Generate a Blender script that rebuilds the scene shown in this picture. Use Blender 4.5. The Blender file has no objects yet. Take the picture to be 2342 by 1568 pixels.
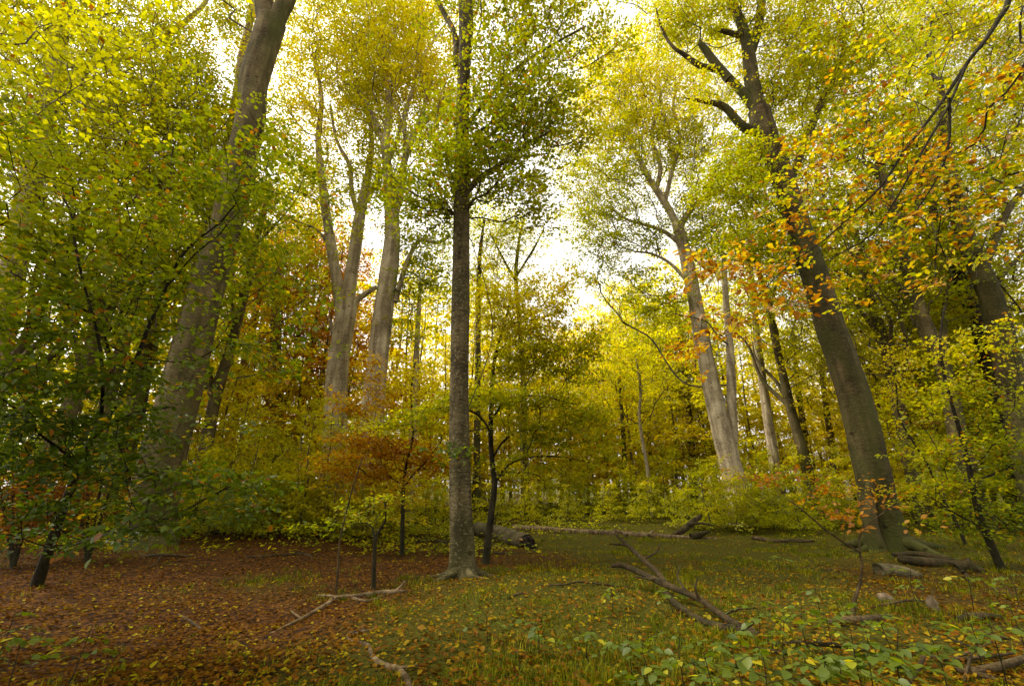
import bpy, math
import numpy as np

scene = bpy.context.scene
col = scene.collection
rng = np.random.default_rng(11)

# ------------------------------------------------------------------ camera
F, CX, CY = 1000.0, 1171.0, 784.0          # focal length and centre in the survey grid (2342 wide)
PITCH = math.radians(20.1)
EYE = np.array([0.0, 0.0, 1.6])
cam_data = bpy.data.cameras.new('camera')
cam_data.sensor_width = 36.0
cam_data.lens = 36.0 * F / 2342.0
cam_data.clip_start = 0.05
cam_data.clip_end = 2000.0
cam = bpy.data.objects.new('camera', cam_data)
col.objects.link(cam)
cam.location = EYE
cam.rotation_euler = (math.pi / 2 + PITCH, 0, 0)
scene.camera = cam

# ------------------------------------------------------------------ sky, sun, exposure
SUN_EL, SUN_AZ = math.radians(58), math.radians(-78)   # azimuth from +Y towards +X
world = bpy.data.worlds.new('World')
scene.world = world
world.use_nodes = True
wn = world.node_tree
wn.nodes.clear()
w_out = wn.nodes.new('ShaderNodeOutputWorld')
w_bg = wn.nodes.new('ShaderNodeBackground')
w_hsv = wn.nodes.new('ShaderNodeHueSaturation')
w_sky = wn.nodes.new('ShaderNodeTexSky')
w_sky.sky_type = 'NISHITA'
w_sky.sun_disc = False
w_sky.sun_elevation = SUN_EL
w_sky.sun_rotation = SUN_AZ
w_sky.dust_density = 3.0
w_hsv.inputs['Saturation'].default_value = 0.06       # thin bright overcast: a nearly white sky
w_bg.inputs['Strength'].default_value = 0.15
wn.links.new(w_sky.outputs[0], w_hsv.inputs['Color'])
w_warm = wn.nodes.new('ShaderNodeMixRGB')             # the thin autumn cloud is faintly golden
w_warm.blend_type = 'MULTIPLY'
w_warm.inputs[0].default_value = 1.0
w_warm.inputs[2].default_value = (1.0, 0.95, 0.84, 1.0)
wn.links.new(w_hsv.outputs[0], w_warm.inputs[1])
wn.links.new(w_warm.outputs[0], w_bg.inputs['Color'])
wn.links.new(w_bg.outputs[0], w_out.inputs['Surface'])

sun_data = bpy.data.lights.new('sun', 'SUN')
sun_data.energy = 1.5
sun_data.angle = math.radians(16)
sun_data.color = (1.0, 0.90, 0.70)
sun = bpy.data.objects.new('sun', sun_data)
col.objects.link(sun)
sdir = (math.sin(SUN_AZ) * math.cos(SUN_EL), math.cos(SUN_AZ) * math.cos(SUN_EL), math.sin(SUN_EL))
from mathutils import Vector, Matrix
sun.rotation_euler = Vector(sdir).to_track_quat('Z', 'Y').to_euler()
sun.location = (0, 0, 40)

vs = scene.view_settings
vs.view_transform = 'Standard'
vs.look = 'None'
vs.exposure = 1.75
vs.gamma = 1.0
vs.use_curve_mapping = False
cy = scene.cycles
cy.max_bounces = 8
cy.diffuse_bounces = 6
cy.glossy_bounces = 1
cy.transmission_bounces = 6
cy.volume_bounces = 0
cy.transparent_max_bounces = 4
cy.use_denoising = True
cy.use_adaptive_sampling = True
cy.adaptive_threshold = 0.02
cy.sample_clamp_indirect = 6.0
cy.caustics_reflective = False
cy.caustics_refractive = False

# ------------------------------------------------------------------ survey helpers
CP, SP = math.cos(PITCH), math.sin(PITCH)


def ray(px, py):
    u, v = (px - CX) / F, (CY - py) / F
    return np.array([u, CP - v * SP, SP + v * CP])


def at(px, py, Y):
    d = ray(px, py)
    return EYE + d * (Y / d[1])


def scale_at(px, py, Y):                     # metres for one survey-grid unit at that place
    return (Y / ray(px, py)[1]) / F


def smooth(a, b, x):
    t = np.clip((x - a) / (b - a), 0, 1)
    return t * t * (3 - 2 * t)


def ground_z(x, y):
    x = np.asarray(x, float); y = np.asarray(y, float)
    z = 0.22 * np.exp(-((x - 2.6) / 4.2) ** 2 - ((y - 8.5) / 4.0) ** 2)
    z = z - 0.20 * np.exp(-((x + 4.6) / 3.4) ** 2 - ((y - 9.0) / 5.0) ** 2)
    z = z + 0.18 * np.exp(-((x + 9.5) / 5.0) ** 2 - ((y - 17.0) / 5.0) ** 2)
    z = z + 0.05 * np.sin(x * 0.9 + 1.3) * np.cos(y * 0.7) + 0.025 * np.sin(x * 2.3 + y * 1.7) + 0.02 * np.sin(y * 3.1 - x * 1.1)
    r = np.sqrt(x * x + y * y)
    z = z + 1.5 * smooth(13, 50, r) + 3.0 * smooth(45, 160, r)
    return z


def on_ground(px, py, tmax=90.0):
    d = ray(px, py)
    t = np.linspace(2.5, tmax, 4000)
    P = EYE + d * t[:, None]
    below = P[:, 2] < ground_z(P[:, 0], P[:, 1])
    i = int(np.argmax(below)) if below.any() else len(t) - 1
    p = P[i].copy()
    p[2] = float(ground_z(p[0], p[1]))
    return p


def project(P):
    d = np.asarray(P, float) - EYE
    zc = d[..., 1] * CP + d[..., 2] * SP
    yc = -d[..., 1] * SP + d[..., 2] * CP
    return CX + F * d[..., 0] / zc, CY - F * yc / zc


# ------------------------------------------------------------------ object helpers
def tag(o, label=None, cat=None, group=None, kind=None):
    if label: o['label'] = label
    if cat: o['category'] = cat
    if group: o['group'] = group
    if kind: o['kind'] = kind
    return o


def empty(name, loc, label=None, cat=None, group=None):
    o = bpy.data.objects.new(name, None)
    o.location = tuple(float(a) for a in loc)
    o.empty_display_size = 0.2
    col.objects.link(o)
    return tag(o, label, cat, group)


def mesh_data(name, V, quads=None, tris=None, mat=None, smooth=False, hue=None):
    V = np.ascontiguousarray(V, np.float32)
    nq = 0 if quads is None else len(quads)
    nt = 0 if tris is None else len(tris)
    me = bpy.data.meshes.new(name)
    me.vertices.add(len(V))
    me.vertices.foreach_set('co', V.ravel())
    loops = []
    if nq: loops.append(np.asarray(quads, np.int32).ravel())
    if nt: loops.append(np.asarray(tris, np.int32).ravel())
    L = np.concatenate(loops)
    me.loops.add(len(L))
    me.loops.foreach_set('vertex_index', L)
    starts = np.concatenate([np.arange(nq) * 4, nq * 4 + np.arange(nt) * 3]).astype(np.int32)
    me.polygons.add(nq + nt)
    me.polygons.foreach_set('loop_start', starts)
    if smooth:
        me.polygons.foreach_set('use_smooth', np.ones(nq + nt, bool))
    if hue is not None:
        a = me.attributes.new('hue', 'FLOAT', 'FACE')
        a.data.foreach_set('value', np.ascontiguousarray(hue, np.float32))
    me.update(calc_edges=True)
    if mat: me.materials.append(mat)
    return me


def link(name, me, parent=None, loc=None, kind=None, color=0.0):
    o = bpy.data.objects.new(name, me)
    col.objects.link(o)
    if parent is not None: o.parent = parent
    if loc is not None: o.location = tuple(float(a) for a in loc)
    if kind: o['kind'] = kind
    o.color = (color, 0.0, 0.0, 1.0)
    return o


def copy_tree(o, parent=None):
    c = o.copy()
    col.objects.link(c)
    c.parent = parent
    for ch in o.children:
        copy_tree(ch, c)
    return c


# ------------------------------------------------------------------ materials
def new_mat(name):
    m = bpy.data.materials.new(name)
    m.use_nodes = True
    m.node_tree.nodes.clear()
    return m, m.node_tree.nodes, m.node_tree.links


def ramp(nodes, stops, interp='LINEAR'):
    r = nodes.new('ShaderNodeValToRGB')
    cr = r.color_ramp
    cr.interpolation = interp
    while len(cr.elements) < len(stops):
        cr.elements.new(0.5)
    for e, (p, c) in zip(cr.elements, stops):
        e.position = p
        e.color = (c[0], c[1], c[2], 1)
    return r


LEAF_STOPS = [(0.00, (0.038, 0.076, 0.003)), (0.22, (0.125, 0.180, 0.004)), (0.40, (0.300, 0.325, 0.005)),
              (0.58, (0.570, 0.490, 0.010)), (0.78, (0.350, 0.155, 0.007)), (1.00, (0.165, 0.056, 0.006))]


def leaf_material(name, trans=0.6, gloss=0.015, rough=0.5, gain=1.0):
    m, N, L = new_mat(name)
    out = N.new('ShaderNodeOutputMaterial')
    att = N.new('ShaderNodeAttribute'); att.attribute_name = 'hue'
    oi = N.new('ShaderNodeObjectInfo')
    sep = N.new('ShaderNodeSeparateColor')
    L.new(oi.outputs['Color'], sep.inputs[0])
    add = N.new('ShaderNodeMath'); add.operation = 'ADD'
    L.new(att.outputs['Fac'], add.inputs[0]); L.new(sep.outputs[0], add.inputs[1])
    r = ramp(N, [(p, tuple(min(1, c * gain) for c in q)) for p, q in LEAF_STOPS])
    L.new(add.outputs[0], r.inputs[0])
    dif = N.new('ShaderNodeBsdfDiffuse')
    tra = N.new('ShaderNodeBsdfTranslucent')
    glo = N.new('ShaderNodeBsdfGlossy'); glo.inputs['Roughness'].default_value = rough
    glo.inputs['Color'].default_value = (1, 1, 1, 1)
    bright = N.new('ShaderNodeMixRGB'); bright.blend_type = 'MULTIPLY'; bright.inputs[0].default_value = 1
    bright.inputs[2].default_value = (1.57, 1.48, 0.42, 1)
    L.new(r.outputs[0], bright.inputs[1])
    L.new(r.outputs[0], dif.inputs[0]); L.new(bright.outputs[0], tra.inputs[0])
    mx = N.new('ShaderNodeMixShader'); mx.inputs[0].default_value = trans
    L.new(dif.outputs[0], mx.inputs[1]); L.new(tra.outputs[0], mx.inputs[2])
    mg = N.new('ShaderNodeMixShader'); mg.inputs[0].default_value = gloss
    L.new(mx.outputs[0], mg.inputs[1]); L.new(glo.outputs[0], mg.inputs[2])
    L.new(mg.outputs[0], out.inputs[0])
    return m


def bark_material(name, light, dark, moss=0.3, streak=1.0, lichen=0.25, scale=1.0, foot_moss=1.0):
    m, N, L = new_mat(name)
    out = N.new('ShaderNodeOutputMaterial')
    b = N.new('ShaderNodeBsdfPrincipled')
    b.inputs['Roughness'].default_value = 0.85
    b.inputs['Specular IOR Level'].default_value = 0.2
    tc = N.new('ShaderNodeTexCoord')
    mp = N.new('ShaderNodeMapping'); mp.inputs['Scale'].default_value = (2.2 * scale, 2.2 * scale, 26 * scale)
    L.new(tc.outputs['Object'], mp.inputs[0])
    n1 = N.new('ShaderNodeTexNoise'); n1.inputs['Scale'].default_value = 1.6; n1.inputs['Detail'].default_value = 8
    n1.inputs['Roughness'].default_value = 0.65
    L.new(mp.outputs[0], n1.inputs['Vector'])
    n2 = N.new('ShaderNodeTexNoise'); n2.inputs['Scale'].default_value = 1.3 * scale; n2.inputs['Detail'].default_value = 6
    L.new(tc.outputs['Object'], n2.inputs['Vector'])
    n3 = N.new('ShaderNodeTexNoise'); n3.inputs['Scale'].default_value = 14 * scale; n3.inputs['Detail'].default_value = 5
    L.new(tc.outputs['Object'], n3.inputs['Vector'])
    base = ramp(N, [(0.40, dark), (0.61, light)])
    mixf = N.new('ShaderNodeMath'); mixf.operation = 'MULTIPLY_ADD'
    mixf.inputs[1].default_value = 0.55 * streak
    sc2 = N.new('ShaderNodeMath'); sc2.operation = 'MULTIPLY_ADD'; sc2.inputs[1].default_value = 0.62; sc2.inputs[2].default_value = 0.19 - 0.275 * streak
    L.new(n2.outputs[0], sc2.inputs[0])
    L.new(n1.outputs[0], mixf.inputs[0]); L.new(sc2.outputs[0], mixf.inputs[2])
    L.new(mixf.outputs[0], base.inputs[0])
    # dark horizontal lenticel marks
    lent = ramp(N, [(0.38, (0.25, 0.23, 0.20)), (0.455, (1, 1, 1))])
    L.new(n1.outputs[0], lent.inputs[0])
    mul = N.new('ShaderNodeMixRGB'); mul.blend_type = 'MULTIPLY'; mul.inputs[0].default_value = 0.8 * min(1, streak)
    L.new(base.outputs[0], mul.inputs[1]); L.new(lent.outputs[0], mul.inputs[2])
    # pale lichen blotches
    lr = ramp(N, [(0.56, (0, 0, 0)), (0.64, (lichen, lichen, lichen))])
    L.new(n3.outputs[0], lr.inputs[0])
    lm = N.new('ShaderNodeMixRGB'); lm.inputs[2].default_value = tuple(min(1, c * 1.5 + .02) for c in light) + (1,)
    # rain-wash stains running down the stem
    nv = N.new('ShaderNodeTexNoise'); nv.inputs['Scale'].default_value = 3.2 * scale; nv.inputs['Detail'].default_value = 5
    mp3 = N.new('ShaderNodeMapping'); mp3.inputs['Scale'].default_value = (1, 1, 0.10); mp3.inputs['Location'].default_value = (3, 9, 1)
    L.new(tc.outputs['Object'], mp3.inputs[0]); L.new(mp3.outputs[0], nv.inputs['Vector'])
    vr = ramp(N, [(0.42, (0.50, 0.46, 0.42)), (0.58, (1.12, 1.12, 1.10))])
    L.new(nv.outputs[0], vr.inputs[0])
    mv = N.new('ShaderNodeMixRGB'); mv.blend_type = 'MULTIPLY'; mv.inputs[0].default_value = 0.85
    L.new(mul.outputs[0], mv.inputs[1]); L.new(vr.outputs[0], mv.inputs[2])
    L.new(lr.outputs[0], lm.inputs[0]); L.new(mv.outputs[0], lm.inputs[1])
    # moss and algae in patches
    nm = N.new('ShaderNodeTexNoise'); nm.inputs['Scale'].default_value = 0.9 * scale; nm.inputs['Detail'].default_value = 7
    nm.inputs['Roughness'].default_value = 0.7
    mp2 = N.new('ShaderNodeMapping'); mp2.inputs['Location'].default_value = (7, 3, 5); mp2.inputs['Scale'].default_value = (1, 1, 0.35)
    L.new(tc.outputs['Object'], mp2.inputs[0]); L.new(mp2.outputs[0], nm.inputs['Vector'])
    mr = ramp(N, [(0.50 - 0.12 * moss, (0, 0, 0)), (0.72 - 0.1 * moss, (0.85 * min(1, moss * 1.6),) * 3)])
    sx = N.new('ShaderNodeSeparateXYZ'); L.new(tc.outputs['Object'], sx.inputs[0])
    foot = N.new('ShaderNodeMapRange'); foot.inputs[1].default_value = 0.0; foot.inputs[2].default_value = 2.2; foot.inputs[3].default_value = 0.16 * foot_moss; foot.inputs[4].default_value = 0.0
    L.new(sx.outputs[2], foot.inputs[0])
    fa = N.new('ShaderNodeMath'); fa.operation = 'ADD'
    L.new(nm.outputs[0], fa.inputs[0]); L.new(foot.outputs[0], fa.inputs[1])
    L.new(fa.outputs[0], mr.inputs[0])
    mm = N.new('ShaderNodeMixRGB'); mm.inputs[2].default_value = (0.055, 0.062, 0.010, 1)
    L.new(mr.outputs[0], mm.inputs[0]); L.new(lm.outputs[0], mm.inputs[1])
    L.new(mm.outputs[0], b.inputs['Base Color'])
    vs_ = N.new('ShaderNodeTexVoronoi'); vs_.inputs['Scale'].default_value = 1.5 * scale
    mp4 = N.new('ShaderNodeMapping'); mp4.inputs['Scale'].default_value = (1, 1, 1.35)
    wob_ = N.new('ShaderNodeMixRGB'); wob_.inputs[0].default_value = 0.06
    L.new(tc.outputs['Object'], wob_.inputs[1]); L.new(n3.outputs['Color'], wob_.inputs[2])
    L.new(wob_.outputs[0], mp4.inputs[0]); L.new(mp4.outputs[0], vs_.inputs['Vector'])
    sr_ = ramp(N, [(0.05, (0.16, 0.14, 0.11)), (0.11, (0.55, 0.50, 0.42)), (0.14, (1.15, 1.12, 1.05)), (0.19, (1, 1, 1))])
    L.new(vs_.outputs['Distance'], sr_.inputs[0])
    sm_ = N.new('ShaderNodeMixRGB'); sm_.blend_type = 'MULTIPLY'; sm_.inputs[0].default_value = 0.9
    L.new(mm.outputs[0], sm_.inputs[1]); L.new(sr_.outputs[0], sm_.inputs[2])
    L.new(sm_.outputs[0], b.inputs['Base Color'])
    bump = N.new('ShaderNodeBump'); bump.inputs['Strength'].default_value = 0.9; bump.inputs['Distance'].default_value = 0.04
    addb = N.new('ShaderNodeMath'); addb.operation = 'ADD'
    L.new(n1.outputs[0], addb.inputs[0]); L.new(n3.outputs[0], addb.inputs[1])
    L.new(addb.outputs[0], bump.inputs['Height']); L.new(bump.outputs[0], b.inputs['Normal'])
    L.new(b.outputs[0], out.inputs[0])
    return m


M_LEAF = leaf_material('canopy_leaf')
M_LEAF_NEAR = leaf_material('near_leaf', trans=0.52, gloss=0.03)
M_LITTER = leaf_material('litter_leaf', trans=0.12, gloss=0.006, gain=0.5)
M_BARK_CENTRE = bark_material('bark_dark_beech', (0.185, 0.148, 0.080), (0.042, 0.032, 0.016), moss=0.3, streak=1.1, lichen=0.5)
M_BARK_PALE = bark_material('bark_pale_beech', (0.58, 0.49, 0.36), (0.29, 0.235, 0.16), moss=0.22, streak=0.5, lichen=0.3)
M_BARK_LEFT = bark_material('bark_brown_beech', (0.200, 0.155, 0.080), (0.080, 0.058, 0.027), moss=0.6, streak=0.6, lichen=0.3)
M_BARK_RIGHT = bark_material('bark_mossy_beech', (0.135, 0.098, 0.046), (0.038, 0.027, 0.011), moss=0.75, streak=0.7, lichen=0.3)
M_BARK_YOUNG = bark_material('bark_young', (0.045, 0.034, 0.02), (0.012, 0.009, 0.006), moss=0.2, streak=0.4, lichen=0.2, scale=3)
M_TWIG = bark_material('twig_bark', (0.11, 0.09, 0.06), (0.04, 0.03, 0.02), moss=0.2, streak=0.2, lichen=0.2, scale=2)
M_TWIG_PALE = bark_material('limb_bark', (0.24, 0.20, 0.145), (0.09, 0.07, 0.05), moss=0.35, streak=0.3, lichen=0.2)
M_DEAD = bark_material('dead_wood', (0.14, 0.092, 0.048), (0.04, 0.024, 0.012), moss=0.15, streak=0.3, lichen=0.25, scale=3)
M_ROT = bark_material('rotten_wood', (0.10, 0.06, 0.035), (0.018, 0.012, 0.008), moss=0.25, streak=0.2, lichen=0.15, scale=3)
M_PALEWOOD = bark_material('bleached_branch', (0.30, 0.215, 0.125), (0.11, 0.07, 0.038), moss=0.1, streak=0.3, lichen=0.25, scale=3)
M_BRANCH = bark_material('dead_branch_bark', (0.095, 0.058, 0.030), (0.025, 0.015, 0.008), moss=0.15, streak=0.3, lichen=0.25, scale=3)
M_LOG = bark_material('log_bark', (0.20, 0.155, 0.10), (0.06, 0.044, 0.026), moss=0.3, streak=0.3, lichen=0.5, scale=2)


def ground_material():
    m, N, L = new_mat('forest_floor')
    out = N.new('ShaderNodeOutputMaterial')
    b = N.new('ShaderNodeBsdfPrincipled'); b.inputs['Roughness'].default_value = 0.95
    b.inputs['Specular IOR Level'].default_value = 0.1
    tc = N.new('ShaderNodeTexCoord')
    v = N.new('ShaderNodeTexVoronoi'); v.inputs['Scale'].default_value = 17
    L.new(tc.outputs['Object'], v.inputs['Vector'])
    sep = N.new('ShaderNodeSeparateColor'); L.new(v.outputs['Color'], sep.inputs[0])
    leafc = ramp(N, [(0.0, (0.010, 0.005, 0.002)), (0.4, (0.042, 0.017, 0.004)), (0.75, (0.080, 0.032, 0.006)), (1.0, (0.13, 0.055, 0.010))])
    L.new(sep.outputs[0], leafc.inputs[0])
    n = N.new('ShaderNodeTexNoise'); n.inputs['Scale'].default_value = 40; n.inputs['Detail'].default_value = 6
    L.new(tc.outputs['Object'], n.inputs['Vector'])
    mossc = ramp(N, [(0.3, (0.022, 0.022, 0.002)), (0.7, (0.085, 0.078, 0.006))])
    L.new(n.outputs[0], mossc.inputs[0])
    at_ = N.new('ShaderNodeAttribute'); at_.attribute_name = 'grassy'
    mx = N.new('ShaderNodeMixRGB')
    L.new(at_.outputs['Fac'], mx.inputs[0]); L.new(leafc.outputs[0], mx.inputs[1]); L.new(mossc.outputs[0], mx.inputs[2])
    L.new(mx.outputs[0], b.inputs['Base Color'])
    bump = N.new('ShaderNodeBump'); bump.inputs['Strength'].default_value = 0.8; bump.inputs['Distance'].default_value = 0.03
    L.new(v.outputs['Distance'], bump.inputs['Height']); L.new(bump.outputs[0], b.inputs['Normal'])
    L.new(b.outputs[0], out.inputs[0])
    return m


M_GROUND = ground_material()


def plain_material(name, c1, c2, scale=8, rough=0.8):
    m, N, L = new_mat(name)
    out = N.new('ShaderNodeOutputMaterial')
    b = N.new('ShaderNodeBsdfPrincipled'); b.inputs['Roughness'].default_value = rough
    b.inputs['Specular IOR Level'].default_value = 0.2
    tc = N.new('ShaderNodeTexCoord')
    n = N.new('ShaderNodeTexNoise'); n.inputs['Scale'].default_value = scale; n.inputs['Detail'].default_value = 6
    L.new(tc.outputs['Object'], n.inputs['Vector'])
    r = ramp(N, [(0.35, c1), (0.65, c2)])
    L.new(n.outputs[0], r.inputs[0]); L.new(r.outputs[0], b.inputs['Base Color'])
    bump = N.new('ShaderNodeBump'); bump.inputs['Strength'].default_value = 0.5; bump.inputs['Distance'].default_value = 0.02
    L.new(n.outputs[0], bump.inputs['Height']); L.new(bump.outputs[0], b.inputs['Normal'])
    L.new(b.outputs[0], out.inputs[0])
    return m


M_GRASS = leaf_material('grass_blade', trans=0.3, gloss=0.006, gain=0.55)
M_CHAR = plain_material('rotten_heart', (0.006, 0.005, 0.004), (0.03, 0.02, 0.012), 12)
M_SPLINT = plain_material('fresh_splinter', (0.30, 0.15, 0.05), (0.5, 0.30, 0.12), 20)
M_STONE = plain_material('pale_stone', (0.09, 0.065, 0.04), (0.22, 0.165, 0.11), 9)

# ------------------------------------------------------------------ tubes
def resample(P, R, step):
    """Catmull-Rom through P with radii R, one node about every step metres."""
    P = np.asarray(P, float); R = np.asarray(R, float)
    outP, outR = [], []
    n = len(P)
    for i in range(n - 1):
        p0 = P[i - 1] if i else 2 * P[0] - P[1]
        p1, p2 = P[i], P[i + 1]
        p3 = P[i + 2] if i + 2 < n else 2 * P[-1] - P[-2]
        k = max(1, int(math.ceil(np.linalg.norm(p2 - p1) / step)))
        for t in np.arange(k) / k:
            outP.append(0.5 * ((2 * p1) + (-p0 + p2) * t + (2 * p0 - 5 * p1 + 4 * p2 - p3) * t * t + (-p0 + 3 * p1 - 3 * p2 + p3) * t ** 3))
            outR.append(R[i] + (R[i + 1] - R[i]) * t)
    outP.append(P[-1]); outR.append(R[-1])
    return np.array(outP), np.array(outR)


class Tubes:
    def __init__(self):
        self.V, self.Q, self.n = [], [], 0

    def add(self, P, R, sides=6, bump=0.0, flare=None, cap=True, seed=0):
        P = np.asarray(P, float); R = np.asarray(R, float)
        n = len(P)
        T = np.gradient(P, axis=0)
        T /= np.linalg.norm(T, axis=1)[:, None] + 1e-9
        ref = np.array([1.0, 0, 0]) if abs(T[0][0]) < 0.8 else np.array([0, 1.0, 0])
        a = np.linspace(0, 2 * math.pi, sides, endpoint=False)
        U = np.empty((n, 3)); W = np.empty((n, 3))
        u = ref
        for i in range(n):
            u = u - T[i] * u.dot(T[i]); u = u / (np.linalg.norm(u) + 1e-9)
            U[i] = u; W[i] = np.cross(T[i], u)
        rad = np.repeat(R[:, None], sides, 1)
        if bump:
            ph = seed * 1.7
            s = np.concatenate([[0], np.cumsum(np.linalg.norm(np.diff(P, axis=0), axis=1))])[:, None]
            rad = rad * (1 + bump * (0.5 * np.sin(3 * a + ph + 0.6 * s) + 0.35 * np.sin(2 * a - ph + 1.7 * s) + 0.3 * np.sin(5 * a + 2 * ph - 0.9 * s) + 0.25 * np.sin(4.1 * s + a + ph)))
        if flare is not None:                # (height, amount, lobes, phase)
            h, am, lob, ph = flare
            s = np.concatenate([[0], np.cumsum(np.linalg.norm(np.diff(P, axis=0), axis=1))])[:, None]
            f = np.exp(-s / h)
            lobes = np.maximum(0.5 + 0.5 * np.cos(lob * a + ph), 0) ** 2.2 * (0.75 + 0.45 * np.cos((lob - 2) * a + 2 * ph))
            rad = rad * (1 + 1.5 * am * f * f * np.maximum(lobes, 0.02) + 0.12 * f)
        V = P[:, None, :] + rad[:, :, None] * (np.cos(a)[None, :, None] * U[:, None, :] + np.sin(a)[None, :, None] * W[:, None, :])
        V = V.reshape(-1, 3)
        i = np.arange(n - 1)[:, None] * sides
        j = np.arange(sides)[None, :]
        j2 = (j + 1) % sides
        q = np.stack([i + j, i + j2, i + sides + j2, i + sides + j], -1).reshape(-1, 4) + self.n
        self.V.append(V); self.Q.append(q); self.n += len(V)
        if cap and sides >= 5:
            for k, end in ((0, P[0]), (n - 1, P[-1])):
                self.V.append(end[None]); c = self.n; self.n += 1
                base = c - (len(V) + (0 if k == 0 else 1))
                ring = base + k * sides + np.arange(sides)
                tri = np.stack([ring, np.roll(ring, -1), np.full(sides, c), np.full(sides, c)], -1)
                self.Q.append(tri)

    def mesh(self, name, mat, origin=(0, 0, 0), smooth=True):
        V = np.concatenate(self.V) - np.asarray(origin, float)
        Q = np.concatenate(self.Q)
        deg = Q[:, 2] == Q[:, 3]
        return mesh_data(name, V, Q[~deg], Q[deg][:, :3] if deg.any() else None, mat, smooth)


# ------------------------------------------------------------------ leaves
def unit(a):
    return a / (np.linalg.norm(a, axis=-1, keepdims=True) + 1e-9)


def leaf_mesh(name, C, D, Nn, Ls, hue, mat, detail=0, origin=(0, 0, 0), width=0.34):
    """C base points, D leaf axis, Nn leaf normal, Ls length; detail 0: kite, 1: six-sided folded blade."""
    C = np.asarray(C, float) - np.asarray(origin, float)
    D = unit(D); Sd = unit(np.cross(Nn, D)); Up = np.cross(D, Sd)
    L = Ls[:, None]
    if detail == 0:
        V = np.stack([C, C + D * L * .45 + Sd * L * width + Up * L * .07, C + D * L - Up * L * .06, C + D * L * .45 - Sd * L * width + Up * L * .07], 1)
        k = 4; q = np.array([[0, 3, 2, 1]])
    else:
        V = np.stack([C, C + D * L * .28 + Sd * L * width * .86 + Up * L * .06, C + D * L * .66 + Sd * L * width * .80 + Up * L * .06,
                      C + D * L - Up * L * .10, C + D * L * .66 - Sd * L * width * .80 + Up * L * .06, C + D * L * .28 - Sd * L * width * .86 + Up * L * .06], 1)
        k = 6; q = np.array([[0, 3, 2, 1], [0, 5, 4, 3]])
    n = len(C)
    Q = (np.arange(n)[:, None, None] * k + q[None]).reshape(-1, 4)
    h = np.repeat(hue, len(q))
    return mesh_data(name, V.reshape(-1, 3), Q, None, mat, False, h)


def single_leaf_mesh(name, mat, width=0.34):
    """One blade of unit length along +Y with a wavy edge, a folded midrib and a stalk."""
    ys = [0.0, .14, .34, .56, .78, 1.0]
    ws = [0.0, .62, .98, .96, .62, 0.0]
    V, Q, T = [], [], []
    mid = []
    for i, y in enumerate(ys):
        mid.append(len(V)); V.append((0, y, -.10 * y * y))
    sl, sr = {}, {}
    for i in range(1, 5):
        z = .07 * ws[i] - .10 * ys[i] ** 2
        sl[i] = len(V); V.append((-width * ws[i], ys[i] - .02, z + .012 * (-1) ** i))
        sr[i] = len(V); V.append((width * ws[i], ys[i] - .02, z - .012 * (-1) ** i))
    T += [(mid[0], mid[1], sl[1]), (mid[0], sr[1], mid[1]), (mid[4], mid[5], sl[4]), (mid[4], sr[4], mid[5])]
    for i in range(1, 4):
        Q += [(mid[i], mid[i + 1], sl[i + 1], sl[i]), (mid[i], sr[i], sr[i + 1], mid[i + 1])]
    k = len(V)
    V += [(-.012, 0, 0), (.012, 0, 0), (0.01, -.16, .012), (-0.01, -.16, .012)]
    Q.append((k, k + 3, k + 2, k + 1))
    return mesh_data(name, np.array(V), Q, T, mat, False)


LEAF_BLADE = single_leaf_mesh('leaf_blade', M_LEAF_NEAR)
LITTER_BLADE = single_leaf_mesh('litter_blade', M_LITTER, 0.31)


def place_leaf(parent, origin, C, D, Nn, L, hue, mesh=None, name='leaf'):
    d = unit(D); s = unit(np.cross(d, Nn)); u = np.cross(s, d)
    M = Matrix(((s[0] * L, d[0] * L, u[0] * L, C[0] - origin[0]), (s[1] * L, d[1] * L, u[1] * L, C[1] - origin[1]),
                (s[2] * L, d[2] * L, u[2] * L, C[2] - origin[2]), (0, 0, 0, 1)))
    o = bpy.data.objects.new(name, mesh or LEAF_BLADE)
    col.objects.link(o)
    o.parent = parent
    o.matrix_local = M
    o.color = (float(hue), 0, 0, 1)
    return o


# ------------------------------------------------------------------ branching
def grow(nodes, parents, paths, allowed, pts, bf=0.45, down=1.2):
    """Greedy branching: every spray point joins the skeleton where reach plus a share of the way back is least."""
    P = [np.asarray(p, float) for p in nodes]
    par = list(parents); path = list(paths)
    n = len(pts)
    best = np.full(n, 1e9); bi = np.zeros(n, int); done = np.zeros(n, bool)

    def relax(k):
        d = pts - P[k]
        dist = np.linalg.norm(d, axis=1)
        c = dist * (1 + down * np.maximum(0, -d[:, 2]) / (dist + 1e-6)) + bf * path[k]
        b = c < best
        best[b] = c[b]; bi[b] = k

    for k in allowed:
        relax(k)
    for _ in range(n):
        i = int(np.argmin(np.where(done, 1e12, best)))
        done[i] = True
        P.append(pts[i]); par.append(int(bi[i])); path.append(path[bi[i]] + float(np.linalg.norm(pts[i] - P[bi[i]])))
        best_i = best[i]
        relax(len(P) - 1)
        best[i] = best_i
    return np.array(P), np.array(par)


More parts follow.
